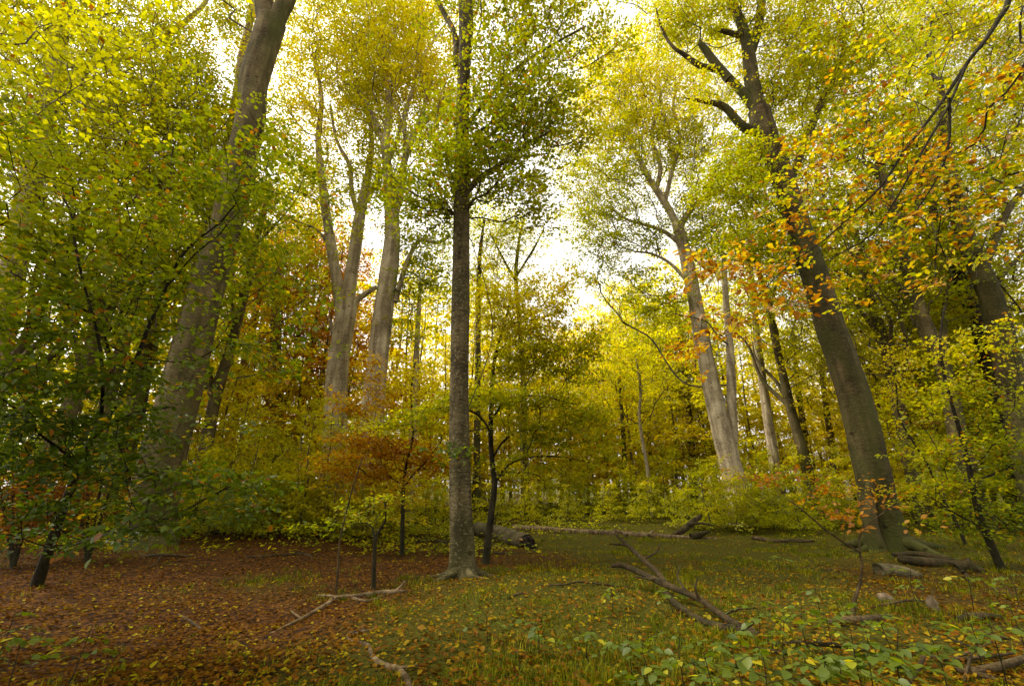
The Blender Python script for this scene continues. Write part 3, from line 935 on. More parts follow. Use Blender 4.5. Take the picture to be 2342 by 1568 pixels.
# big leaning beech on the right
gr = on_ground(2035, 1262)
YG = gr[1]
P, R = trace([(2035, 1262, 86), (2016, 1180, 74), (2000, 1100, 70), (1978, 1000, 67), (1955, 910, 64), (1925, 820, 61), (1896, 740, 57), (1866, 640, 54), (1836, 550, 50), (1808, 460, 47), (1780, 380, 45), (1752, 310, 47), (1735, 255, 45)], YG, True)
make_tree('beech_tree', 'massive mossy dark beech leaning inwards with dead broken limbs high up', 'tree', 'large beech trees',
          [(P, R), trace([(1738, 265, 38), (1722, 200, 32), (1714, 140, 28), (1706, 90, 24), (1690, 40, 19), (1668, -10, 20), (1650, -120, 16)], YG),
           trace([(1738, 260, 26), (1705, 220, 20), (1668, 180, 17), (1640, 160, 15), (1600, 150, 13), (1565, 125, 10), (1540, 108, 7), (1515, 70, 6), (1500, 20, 4)], YG),
           trace([(1668, 182, 20), (1640, 150, 18), (1612, 112, 15), (1600, 98, 11)], YG),
           trace([(1750, 310, 26), (1700, 290, 19), (1668, 255, 17), (1648, 240, 15), (1610, 232, 9), (1565, 224, 2)], YG),
           trace([(1714, 135, 18), (1730, 80, 20), (1738, 40, 18), (1745, -10, 16), (1760, -120, 13)], YG),
           trace([(1800, 440, 14), (1860, 280, 16), (1890, 210, 14), (1912, 160, 13), (1928, 120, 10), (1930, 85, 8)], YG + .4),
           trace([(1700, 85, 12), (1670, 75, 12), (1648, 70, 9)], YG),
           trace([(2008, 1262, 40), (1996, 1215, 30), (1990, 1160, 22), (1990, 1100, 16)], YG - .35)],
          screen_blobs([(1560, 30, 90, 60, 1.5, .5), (1650, 20, 90, 60, 1.3, .48), (1800, 60, 90, 80, 1.5, .52), (1900, 40, 100, 80, 1.4, .52), (1620, 210, 60, 50, .6, .55), (1780, 200, 70, 80, 1.2, .5),
                        (1850, 180, 80, 80, 1.2, .5), (1700, 360, 70, 60, 1.8, .38), (1650, 420, 60, 50, 1.5, .38), (1720, 460, 70, 60, 1.6, .36), (1690, 560, 60, 60, 1.3, .36), (1760, 560, 50, 60, 1.0, .38),
                        (1960, 140, 80, 80, 1.2, .48), (1840, 330, 60, 50, 1.0, .42), (1800, 480, 40, 60, .5, .4, 1.5), (1700, -120, 300, 90, 1.0, .48),
                        (1880, 640, 40, 80, .5, .42, 1.5)], YG),
          M_BARK_RIGHT, M_TWIG, leaf=.10, leaves_per=34, spray_r=.6, start=.55, flare=(.4, .15, 6, 1.3), roots=4, sides=32, bump=.04, odd=.05,
          stem_names={3: 'broken_stub', 4: 'dead_limb', 7: 'broken_stub', 8: 'root_buttress'})

# pair at the right edge
YE = 18.0
P, R = trace([(2392, 1215, 66), (2365, 1090, 58), (2330, 930, 53), (2300, 810, 48), (2272, 700, 43), (2250, 640, 40), (2225, 580, 36), (2200, 520, 32), (2186, 450, 27), (2174, 390, 22), (2160, 300, 16), (2150, 180, 11)], YE, True)
make_tree('beech_tree', 'grey beech with a kinked stem at the right edge', 'tree', 'large beech trees',
          [(P, R), trace([(2245, 625, 18), (2270, 560, 17), (2300, 490, 15), (2335, 440, 12), (2380, 380, 8)], YE), trace([(2262, 680, 12), (2300, 620, 10), (2350, 570, 7)], YE)],
          screen_blobs([(2080, 60, 100, 90, 1.4, .48), (2220, 70, 110, 90, 1.4, .44), (2320, 160, 80, 110, 1.4, .42), (2120, 220, 90, 90, 1.3, .46), (2240, 260, 100, 80, 1.3, .42),
                        (2310, 380, 70, 90, 1.2, .42), (2100, 380, 90, 80, 1.1, .46), (2200, 430, 80, 70, 1.1, .46), (2310, 540, 60, 80, 1.2, .46), (2210, 620, 50, 60, .8, .48), (2200, -80, 240, 80, .9, .45),
                        (2330, 700, 40, 80, .9, .5), (2420, 250, 80, 250, .8, .42)], YE + 2.8),
          M_BARK_RIGHT, M_TWIG, leaf=.10, leaves_per=34, spray_r=.62, start=.5, sides=18, odd=.08)
P, R = trace([(2345, 1210, 44), (2310, 1000, 38), (2275, 870, 33), (2240, 750, 30), (2205, 660, 27), (2170, 595, 25), (2150, 545, 20), (2135, 490, 15), (2120, 400, 10)], YE + 2.5, True)
make_tree('beech_tree', 'dark beech stem close behind the kinked one at the right edge', 'tree', 'large beech trees',
          [(P, R), trace([(2200, 650, 14), (2185, 570, 13), (2190, 500, 11), (2170, 420, 8)], YE + 2.5)],
          screen_blobs([(2060, 480, 80, 70, 1.0, .48), (2130, 560, 60, 70, .9, .5), (2080, 620, 60, 50, .7, .5), (2180, 720, 60, 70, 1.0, .55), (2020, 300, 80, 80, 1.0, .46)], YE + 2.5),
          M_BARK_YOUNG, M_TWIG, leaf=.11, leaves_per=32, spray_r=.62, start=.4, sides=14, odd=.1)

# ------------------------------------------------------------------ young trees of the middle ground
gy = on_ground(1110, 1288)
YY = gy[1]
P, R = trace([(1110, 1288, 20), (1116, 1240, 16), (1124, 1170, 15), (1131, 1110, 13), (1126, 1060, 12), (1122, 1000, 11), (1124, 920, 10), (1128, 840, 8), (1145, 770, 6), (1165, 700, 4)], YY, True)
make_tree('young_beech', 'dark crooked young beech close beside the central trunk with wide level sprays', 'tree', 'young beeches',
          [(P, R), trace([(1130, 1110, 6), (1160, 1065, 5), (1210, 1045, 4), (1290, 1045, 3), (1360, 1060, 2)], YY),
           trace([(1126, 1050, 5), (1150, 1010, 5), (1190, 985, 4), (1250, 985, 3)], YY),
           trace([(1124, 990, 5), (1095, 950, 5), (1040, 930, 4), (960, 940, 3), (880, 965, 2)], YY - 1.2),
           trace([(1124, 960, 5), (1160, 915, 5), (1230, 905, 4), (1320, 925, 3)], YY - .6)],
          screen_blobs([(1250, 690, 75, 50, 1.1, .60), (1190, 740, 85, 45, 1.3, .58), (1140, 700, 60, 50, 1.0, .58), (1240, 790, 105, 40, 1.5, .52), (1340, 790, 60, 35, 1.1, .48), (1170, 830, 85, 40, 1.4, .52), (1300, 850, 80, 35, 1.1, .48),
                        (1110, 660, 30, 30, .6, .6), (1290, 650, 40, 30, .5, .62),
                        (930, 960, 90, 16, 1.7, 0.39, -1.6), (1030, 925, 80, 16, 1.9, 0.37, -1.6), (1120, 905, 70, 18, 1.9, 0.37, -1.2), (1230, 915, 90, 22, 2.2, 0.39, -.6), (1330, 950, 70, 30, 1.8, 0.41, -.4),
                        (1200, 975, 90, 20, 1.5, 0.43, -.6), (1260, 1000, 90, 22, 1.4, .34), (1180, 1060, 60, 25, .9, .5), (1300, 1060, 80, 30, 1.0, .44), (1380, 1020, 40, 40, .8, .42), (860, 985, 50, 12, 1.2, 0.43, -1.6),
                        (1250, 1110, 70, 30, .7, .5), (1330, 1130, 60, 25, .6, .45)], YY),
          M_BARK_YOUNG, M_BARK_YOUNG, leaf=.085, leaves_per=24, spray_r=.42, start=.3, sides=10, odd=.06, bf=.25, twig_r=.005, down=.4, cover_gain=2.6)

go = on_ground(920, 1270)
P, R = trace([(920, 1270, 11), (921, 1190, 9), (923, 1110, 8), (930, 1060, 6), (945, 990, 5), (940, 900, 4), (950, 820, 3)], go[1], True)
make_tree('young_beech', 'slender young beech in orange leaf left of the central trunk', 'tree', 'young beeches',
          [(P, R), trace([(923, 1120, 5), (940, 1090, 4), (970, 1060, 3), (1000, 1020, 2)], go[1])],
          screen_blobs([(830, 1010, 80, 25, 1.4, .76), (920, 1030, 80, 25, 1.6, .78), (770, 1060, 60, 25, 1.2, .72), (860, 1080, 80, 30, 1.5, .76), (980, 1060, 50, 25, 1.4, .78), (890, 920, 60, 35, 1.1, .7),
                        (950, 880, 60, 40, 1.0, .62), (850, 850, 40, 40, .8, .72), (800, 930, 50, 30, .8, .74), (900, 1120, 60, 25, 1.0, .66), (990, 960, 40, 40, .8, .6)], go[1]),
          M_BARK_YOUNG, M_BARK_YOUNG, leaf=.09, leaves_per=22, spray_r=.42, start=.3, sides=8, odd=.1, bf=.25, twig_r=.005, down=.4, cover_gain=2.6)

gk = on_ground(855, 1348)
P, R = trace([(855, 1348, 11), (856, 1290, 9), (858, 1235, 9), (866, 1215, 6), (882, 1190, 4), (880, 1150, 3)], gk[1], True)
make_tree('sapling', 'thin black forked sapling on the brown leaf carpet', 'sapling', None,
          [(P, R), trace([(858, 1235, 7), (851, 1205, 5), (838, 1195, 3), (800, 1200, 2)], gk[1])],
          screen_blobs([(800, 1170, 60, 14, .9, .32), (880, 1140, 50, 16, .8, .45), (760, 1195, 60, 10, .8, .3)], gk[1]),
          M_BARK_YOUNG, M_BARK_YOUNG, leaf=.08, leaves_per=14, spray_r=.3, start=.6, sides=8, detail=1, bf=.2, twig_r=.004, down=.3)

gp = on_ground(768, 1360)
P, R = trace([(768, 1360, 6), (774, 1290, 5), (776, 1240, 4), (790, 1180, 4), (808, 1110, 3), (830, 1045, 2)], gp[1], True)
make_tree('sapling', 'thin pale leaning dead sapling stem left of the forked sapling', 'sapling', None, [(P, R)], None, M_DEAD, M_DEAD, sides=7)

gs = on_ground(2292, 1302)
P, R = trace([(2292, 1302, 17), (2262, 1235, 15), (2240, 1180, 13), (2230, 1130, 13), (2222, 1095, 11), (2205, 1020, 9), (2182, 940, 7), (2160, 860, 6), (2150, 780, 5), (2160, 700, 3)], gs[1], True)
make_tree('young_beech', 'dark kinked young beech right of the massive mossy beech', 'tree', 'young beeches',
          [(P, R), trace([(2225, 1100, 6), (2270, 1085, 5), (2320, 1060, 3)], gs[1]), trace([(2250, 1210, 5), (2180, 1170, 4), (2120, 1130, 3)], gs[1])],
          screen_blobs([(2200, 880, 70, 40, 1.2, .42), (2290, 930, 60, 35, 1.4, .36), (2120, 940, 60, 30, 1.1, .5), (2250, 1010, 80, 30, 1.6, .32), (2150, 1040, 70, 25, 1.2, .42), (2310, 1070, 50, 25, 1.5, .27),
                        (2230, 1100, 80, 25, 1.3, .32), (2120, 1130, 60, 25, 1.0, .42), (2290, 1160, 70, 25, 1.5, .24), (2200, 1200, 80, 22, 1.1, .26), (2150, 800, 60, 40, .9, .55), (2250, 780, 60, 40, .9, .5), (2320, 1210, 40, 20, 1.2, .2)], gs[1]),
          M_BARK_YOUNG, M_BARK_YOUNG, leaf=.085, leaves_per=26, spray_r=.45, start=.2, sides=10, odd=.1, bf=.25, twig_r=.005, down=.4)

gt = on_ground(2100, 1262)
P, R = trace([(2215, 1262, 8), (2180, 1180, 7), (2150, 1130, 5), (2120, 1060, 4), (2060, 960, 3), (2050, 880, 3)], gt[1] + 1.0, True)
make_tree('young_beech', 'thin yellow young beech between the mossy beech and the kinked young one', 'tree', 'young beeches', [(P, R)],
          screen_blobs([(2060, 900, 60, 30, 1.0, .56), (2020, 990, 50, 25, .9, .56), (2110, 1010, 60, 25, 1.0, .5), (2060, 830, 60, 40, .9, .6), (2130, 1100, 50, 20, .9, .48), (1990, 1120, 60, 14, .8, .7, -1.5)], gt[1] + 1.0),
          M_BARK_YOUNG, M_BARK_YOUNG, leaf=.085, leaves_per=24, spray_r=.42, start=.3, sides=8, odd=.1, bf=.25, twig_r=.005, down=.4)

# dead-looking arching sapling with rusty leaves before the mossy beech
ga = on_ground(1945, 1408)
P, R = trace([(1945, 1408, 11), (1955, 1370, 9), (1968, 1330, 6), (1972, 1290, 5), (1966, 1262, 5), (1930, 1240, 4), (1880, 1205, 4), (1835, 1165, 3), (1800, 1140, 2)], ga[1], True)
make_tree('sapling', 'bent grey sapling with rusty leaves before the mossy beech', 'sapling', None,
          [(P, R), trace([(1967, 1265, 4), (1965, 1230, 4), (1975, 1205, 3), (2030, 1165, 2)], ga[1])],
          screen_blobs([(1780, 1110, 50, 8, .2, .90), (1860, 1120, 60, 8, .2, .90), (1740, 1085, 30, 8, .2, .92), (1950, 1180, 50, 8, .2, .86), (2020, 1150, 50, 10, .28, .84), (1880, 1170, 60, 8, .15, .9)], ga[1]),
          M_DEAD, M_DEAD, leaf=.075, leaves_per=12, spray_r=.26, start=.5, sides=7, detail=1, hue_spread=.05, bf=.2, twig_r=.003, down=.2)

# ------------------------------------------------------------------ near sapling thicket on the left
YS = 5.6
gb = on_ground(85, 1335)
d0 = gb[1] - YS
P, R = trace([(85, 1335, 26, d0), (110, 1260, 20, d0 * .9), (145, 1160, 17, d0 * .75), (175, 1080, 15, d0 * .6), (212, 1000, 12, d0 * .45), (262, 930, 10, d0 * .3), (300, 850, 9, .1), (335, 760, 8), (365, 690, 7),
              (412, 590, 6), (455, 545, 5), (505, 508, 4), (550, 450, 3)], YS, True)
make_tree('beech_sapling', 'near dark curved sapling spreading green leaves across the left side', 'sapling', 'near saplings',
          [(P, R), trace([(150, 1250, 8, d0 * .8), (230, 1225, 7, d0 * .6), (320, 1205, 6, .4), (400, 1178, 5, .2), (470, 1140, 4), (540, 1105, 3)], YS),
           trace([(215, 1000, 7, .3), (260, 965, 6, .2), (330, 940, 5), (400, 930, 3)], YS),
           trace([(230, 975, 8, .3), (235, 860, 7, -.3), (222, 760, 6, -.5), (192, 650, 5, -.6), (172, 560, 5, -.7), (160, 480, 4, -.7), (120, 420, 3, -.7)], YS),
           trace([(185, 1060, 7, .4), (100, 1000, 6, 0), (30, 930, 5, -.3), (-30, 890, 4, -.5)], YS)],
          screen_blobs([(80, 520, 110, 70, 1.08, 0.275, -0.7), (220, 520, 110, 60, 1.08, 0.295, -0.5), (340, 470, 90, 55, 0.9, 0.295), (450, 420, 80, 55, 1.08, 0.265), (560, 400, 70, 50, 1.08, 0.28), (640, 340, 55, 45, 0.54, 0.29), (690, 380, 40, 40, 0.36, 0.3), (90, 640, 120, 50, 1.17, 0.265, -0.7), (240, 640, 110, 50, 1.17, 0.265, -0.4), (380, 600, 100, 50, 0.7, 0.265), (520, 540, 80, 50, 0.6, 0.245), (590, 480, 50, 40, 0.72, 0.255), (60, 760, 110, 45, 1.35, 0.225, -0.7), (210, 750, 110, 45, 1.17, 0.235, -0.4), (350, 740, 90, 40, 0.7, 0.225), (470, 690, 80, 40, 0.45, 0.235), (600, 620, 50, 30, 0.54, 0.245), (680, 640, 50, 20, 0.45, 0.245), (60, 870, 110, 40, 2.066, 0.165, -0.6), (200, 870, 110, 40, 1.823, 0.155, -0.2), (330, 870, 90, 35, 1.08, 0.155), (440, 850, 80, 35, 0.45, 0.165), (560, 790, 80, 25, 0.63, 0.215), (640, 840, 60, 20, 0.54, 0.225), (720, 780, 50, 15, 0.45, 0.215), (60, 970, 110, 35, 2.066, 0.085, -0.2), (190, 970, 100, 35, 1.944, 0.075), (320, 970, 90, 30, 0.99, 0.105), (430, 960, 70, 25, 0.3, 0.135), (80, 1060, 110, 35, 1.944, 0.06), (220, 1070, 90, 30, 1.458, 0.06), (360, 1090, 90, 25, 1.013, 0.115), (480, 1100, 80, 20, 1.013, 0.155), (580, 1110, 70, 18, 0.9, 0.195), (90, 1150, 110, 35, 1.458, 0.06, 0.3), (440, 1180, 90, 20, 0.9, 0.135), (540, 1170, 70, 16, 0.9, 0.175), (330, 1210, 90, 20, 0.787, 0.105), (30, 300, 60, 100, 0.45, 0.28, -0.8), (130, 380, 90, 60, 0.54, 0.3, -0.7), (30, 1230, 80, 25, 1, 0.06, 0.6), (150, 1235, 90, 22, 0.8, 0.06, 0.6), (300, 1130, 60, 30, 0.7, 0.115), (380, 1030, 50, 25, 0.4, 0.155)], YS),
          M_BARK_YOUNG, M_BARK_YOUNG, leaf=.075, leaves_per=16, spray_r=.28, start=.25, sides=10, detail=1, odd=.07, bf=.22, twig_r=.0035, leaf_mat=M_LEAF_NEAR, singles=300, down=.25)

# dark withered shrub in the corner behind it
for k, (bx, by, lab, blobs) in enumerate([
        (30, 1300, 'dark withered shrub in the deep shade at the left edge',
         [(40, 1020, 60, 40, 1.2, .10), (110, 1060, 60, 40, 1.2, .1), (30, 1110, 60, 40, 1.3, .93), (120, 1140, 70, 40, 1.2, .95), (40, 1190, 70, 40, 1.2, .95), (20, 940, 50, 40, 1.0, .12)]),
        (200, 1285, 'low dark shrub with shrivelled leaves beside the curved sapling',
         [(190, 1130, 60, 30, 1.0, .94), (250, 1160, 50, 30, .8, .4), (170, 1200, 60, 30, 1.0, .95), (240, 1060, 50, 30, .7, .2), (270, 1230, 60, 20, .7, .3)])]):
    g = on_ground(bx, by)
    st = []
    for j, dx in enumerate((0, -45, 50, 90)):
        st.append(trace([(bx, by, 8), (bx + dx * .3, by - 90, 6), (bx + dx * .7, by - 190, 5), (bx + dx, by - 300 + 30 * j, 3)], g[1], j == 0))
    make_tree('shrub', lab, 'shrub', 'shaded shrubs', st, screen_blobs(blobs, g[1]), M_BARK_YOUNG, M_BARK_YOUNG, leaf=.065, leaves_per=16, spray_r=.28, start=.3, sides=7,
              detail=1, bf=.25, twig_r=.004, tilt=.8, flat=.5)

# ------------------------------------------------------------------ overhanging orange branch from a beech beyond the right edge
YO = 4.7
trunk_base = np.array([11.6, 4.0, 0.0]); trunk_base[2] = float(ground_z(11.6, 4.0)) - .1
TP = np.array([trunk_base, (11.6, 4.0, 1.2), (11.55, 4.0, 3.5), (11.5, 4.05, 6.0), (11.4, 4.1, 8.5), (11.4, 4.1, 11.0)])
make_tree('beech_tree', 'near beech beyond the right edge whose orange branch hangs into view', 'tree', None,
          [(TP, np.array([.24, .2, .18, .16, .13, .08])),
           (lambda a: (np.vstack([[(11.5, 4.05, 6.6)], a[0]]), np.concatenate([[.05], a[1]])))(
               trace([(2400, -120, 14), (2300, 20, 11), (2255, 90, 9), (2215, 140, 8), (2170, 210, 7), (2120, 280, 6), (2065, 350, 5.5), (2020, 420, 5), (1960, 480, 4), (1890, 545, 3), (1800, 610, 2.5), (1720, 690, 2)], YO)),
           trace([(2215, 140, 6), (2190, 195, 6), (2165, 250, 5), (2110, 345, 5), (2075, 410, 4), (2040, 470, 3.5), (1990, 540, 2.5), (1900, 590, 2)], YO - .25),
           trace([(2170, 225, 6), (2172, 310, 5), (2160, 370, 4), (2130, 430, 3), (2070, 520, 2)], YO - .25),
           trace([(2050, 380, 4), (1980, 370, 3), (1900, 365, 2)], YO), trace([(1960, 480, 4), (1860, 480, 3), (1780, 500, 2)], YO)],
          screen_blobs([(1830, 350, 80, 40, 1, 0.5), (1930, 330, 80, 45, 1.1, 0.74), (2040, 330, 90, 55, 0.9, 0.74), (1900, 420, 100, 45, 1.2, 0.5), (2040, 440, 90, 50, 1, 0.75), (2160, 420, 90, 60, 1, 0.72), (2260, 420, 80, 60, 0.9, 0.5), (2240, 330, 80, 40, 0.7, 0.77), (1800, 500, 70, 35, 1, 0.78), (1900, 520, 80, 40, 0.9, 0.5), (1980, 560, 70, 40, 0.7, 0.72), (2120, 540, 80, 45, 0.8, 0.7), (2270, 560, 70, 50, 0.7, 0.5), (1600, 630, 55, 22, 1.4, 0.8), (1700, 600, 70, 25, 1.2, 0.78), (1780, 580, 50, 25, 1, 0.78), (1720, 680, 60, 25, 1.2, 0.8), (1640, 740, 60, 25, 1.2, 0.82), (1600, 800, 50, 20, 1, 0.78), (1740, 740, 50, 25, 0.9, 0.8), (1930, 640, 70, 30, 0.5, 0.7), (2000, 670, 60, 25, 0.4, 0.5), (2090, 640, 60, 30, 0.5, 0.7), (2170, 620, 50, 25, 0.5, 0.7), (2000, 240, 100, 40, 0.7, 0.5), (1880, 260, 60, 30, 0.6, 0.68), (2280, 240, 70, 60, 0.6, 0.7), (2250, 110, 90, 60, 0.5, 0.5), (2080, 130, 90, 50, 0.5, 0.54), (1960, 60, 60, 40, 0.4, 0.59)], YO)
          + [((9.6, 3.4, 8.0), (2.0, 2.0, 1.0), .8, .6), ((11.2, 4.0, 10.5), (2.6, 2.6, 1.4), .8, .6)],
          M_BARK_YOUNG, M_BARK_YOUNG, leaf=.066, leaves_per=15, spray_r=.22, start=.7, sides=12, detail=1, odd=.2, bf=.22, twig_r=.003, leaf_mat=M_LEAF_NEAR, singles=300, down=.15, hue_spread=.12, cover_gain=.52)

# ------------------------------------------------------------------ background woods: a few trees of each kind, copied
def proto_tall(height, trunk_r, crown0, crown_r, cover, seed, fork=True, bark=None):
    """A tall beech standing at the origin of the world's ground."""
    global rng
    keep = rng
    rng = np.random.default_rng(seed)
    lean = rng.normal(0, .03, 2)
    zs = np.linspace(0, height * .72, 7)
    TP = np.stack([lean[0] * zs + rng.normal(0, .08, 7) * (zs > .5), lean[1] * zs + rng.normal(0, .08, 7) * (zs > .5), zs], -1)
    TR = trunk_r * (1 - .62 * zs / zs[-1])
    TP[0] = (0, 0, -.3)
    st = [(TP, TR)]
    for j in range(5 if fork else 3):
        k = 2 + j % 4
        a = rng.uniform(0, 2 * math.pi)
        b = TP[k]
        ln = rng.uniform(.18, .34) * height
        q = [b + np.array([math.cos(a), math.sin(a), 0]) * ln * .35 * t + np.array([0, 0, ln * t * .8]) + rng.normal(0, .15, 3) * (t > 0) for t in (0, .35, .7, 1)]
        st.append((np.array(q), TR[k] * np.array([.55, .42, .3, .15])))
    blobs = []
    nb = 15
    for i in range(nb):
        z = crown0 + (height - crown0) * (i + .5) / nb
        w = math.sin(math.pi * (0.15 + .75 * (i + .5) / nb)) ** .8
        a = i * 2.4 + rng.uniform(-.4, .4)
        off = crown_r * w * rng.uniform(.25, .75)
        blobs.append(((math.cos(a) * off, math.sin(a) * off, z), (crown_r * .55 * w + .5, crown_r * .55 * w + .5, (height - crown0) / nb * 1.2), cover, rng.normal(0.0, .05)))
    o = make_tree('beech_tree', None, None, None, st, blobs, bark or M_BARK_PALE, M_TWIG_PALE, leaf=.15, leaves_per=26, spray_r=.85, start=.35, sides=12, odd=.02, hue_spread=.045, twig_r=.012, bump=.05)
    o.location = (0, 0, 0)
    rng = keep
    return o


def proto_young(height, spread, cover, seed, leaf=.115):
    global rng
    keep = rng
    rng = np.random.default_rng(seed)
    zs = np.linspace(0, height * .95, 7)
    TP = np.stack([np.cumsum(rng.normal(0, .07, 7)) * (zs > 0), np.cumsum(rng.normal(0, .07, 7)) * (zs > 0), zs], -1)
    TP[0][2] = -.15
    TR = (.0075 * height + .012) * (1 - .85 * zs / zs[-1]) + .005
    blobs = []
    nb = 16
    for i in range(nb):
        t = (i + .5) / nb
        z = height * (.12 + .88 * t + rng.uniform(-.03, .03))
        w = spread * (1 - .75 * t ** 1.6) * rng.uniform(.7, 1.1)
        a = i * 2.4 + rng.uniform(-.5, .5)
        off = w * rng.uniform(.3, .7)
        blobs.append(((math.cos(a) * off, math.sin(a) * off, z), (w * .62 + .2, w * .62 + .2, .10 + .012 * height), cover * 1.5 * rng.uniform(.4, 1.5), rng.normal(0, .085)))
    o = make_tree('young_beech', None, None, None, [(TP, TR)], blobs, M_BARK_LEFT, M_TWIG_PALE, leaf=leaf, leaves_per=26, spray_r=.5, start=.12, sides=7, odd=.03, hue_spread=.05, bf=.25, twig_r=.005, down=.5)
    o.location = (0, 0, 0)
    rng = keep
    return o


ORD = ['first', 'second', 'third', 'fourth', 'fifth', 'sixth', 'seventh', 'eighth', 'ninth', 'tenth', 'eleventh', 'twelfth', 'thirteenth', 'fourteenth', 'fifteenth', 'sixteenth', 'seventeenth', 'eighteenth']


def hue_word(h):
    return 'dark green' if h < .24 else 'green' if h < .36 else 'yellow-green' if h < .50 else 'yellow' if h < .64 else 'orange' if h < .8 else 'rusty'


def zone(px):
    for lim, txt in ((200, 'at the left edge'), (520, 'behind the thick leaning trunk'), (740, 'left of the forked beech'), (1030, 'left of the central trunk'), (1300, 'right of the central trunk'),
                     (1560, 'beneath the sky gap'), (1750, 'behind the pale grey beech'), (1990, 'left of the mossy beech'), (2180, 'right of the mossy beech')):
        if px < lim: return txt
    return 'at the right edge'


def plant(protos, spots, kind_word, name, cat, group):
    used = set()
    rows = []
    for (px, Y, sc, hue, k) in spots:
        x = (px - CX) / F * Y / 1.06
        rows.append((px, x, Y, sc, hue if hue > .7 else hue - .085, k))
    rows.sort()
    count = {}
    for r in rows:
        key = (hue_word(r[4]), zone(r[0])); count[key] = count.get(key, 0) + 1
    seen = {}
    for px, x, Y, sc, hue, k in rows:
        p = protos[k]
        o = p if k not in used else copy_tree(p)
        used.add(k)
        key = (hue_word(hue), zone(px)); i = seen.get(key, 0); seen[key] = i + 1
        o.location = (x, Y, float(ground_z(x, Y)))
        o.rotation_euler = (0, 0, float(rng.uniform(0, 6.283)))
        o.scale = (sc, sc, sc * float(rng.uniform(.92, 1.08)))
        for ch in o.children:
            if ch.name.startswith('crown'): ch.color = (hue, 0, 0, 1)
        lab = '%s %s %s' % (key[0], kind_word, key[1])
        if count[key] > 1:
            lab += ', %s from left' % ORD[i] if count[key] > 2 else (', the left one' if i == 0 else ', the right one')
        tag(o, lab, cat, group)


TALL = [proto_tall(25, .34, 8.5, 5.6, .58, 101, bark=M_BARK_LEFT), proto_tall(22, .26, 8.0, 4.8, .62, 102), proto_tall(27, .38, 10.0, 6.0, .55, 103, bark=M_BARK_LEFT), proto_tall(20, .22, 5.0, 4.8, .7, 104, bark=M_BARK_RIGHT)]
PROTO_H = [25, 22, 27, 20]


def top(px, Y, py, k):                         # scale that lifts a tree's top to the sight line through (px, py)
    x = (px - CX) / F * Y / 1.06
    return float((at(px, py, Y)[2] - ground_z(x, Y)) / (PROTO_H[k] * 1.02))


tall_spots = [
    # grid x, distance, scale, hue, kind
    (-120, 17, .95, .44, 0), (60, 18, .95, .44, 2), (190, 19.5, 1.0, .46, 0), (440, 23, 1.05, .46, 0), (510, 34, 1.2, .48, 2), 
    (2100, 22, 1.0, .46, 0), (2230, 19.5, 1.0, .44, 2), (1980, 27, .66, .50, 2), (1860, 29, 1.05, .50, 0), 
    (1490, 50, .85, .56, 0),
    (1110, 44, top(1110, 44, 640, 1), .52, 1), 
    (1325, 56, top(1325, 56, 730, 2), .64, 2), (1365, 62, top(1365, 62, 745, 0), .66, 0), (1410, 58, top(1410, 58, 740, 2), .62, 2), (1470, 58, top(1470, 58, 640, 0), .60, 0), (1510, 44, top(1510, 44, 620, 1), .42, 1),
    (-40, 24, 1.0, .46, 0), (250, 34, 1.0, .54, 2), (430, 38, 1.0, .52, 0), 
    (655, 34, 1.15, .78, 3), (690, 40, 1.05, .76, 0), 
    
    (1500, 64, .9, .58, 2), (1545, 46, .9, .44, 3),
    (1590, 58, 1.0, .54, 0), (1640, 42, 1.0, .50, 1), 
    (1900, 60, .70, .58, 1), (1965, 50, .60, .60, 3), (1990, 62, .66, .6, 1), (2040, 64, .70, .60, 0), (2070, 34, .75, .52, 1), (2030, 40, .6, .58, 3), (2140, 28, .9, .48, 2), (2200, 40, 1.0, .54, 0), 
    (2270, 27, .85, .46, 3), (2330, 34, 1.0, .48, 1), (2400, 26, 1.0, .46, 2), (2420, 40, 1.0, .52, 3), (2360, 22, .7, .44, 3),
]
plant(TALL, tall_spots, 'tall beech', 'beech_tree', 'tree', 'tall beeches of the background wood')

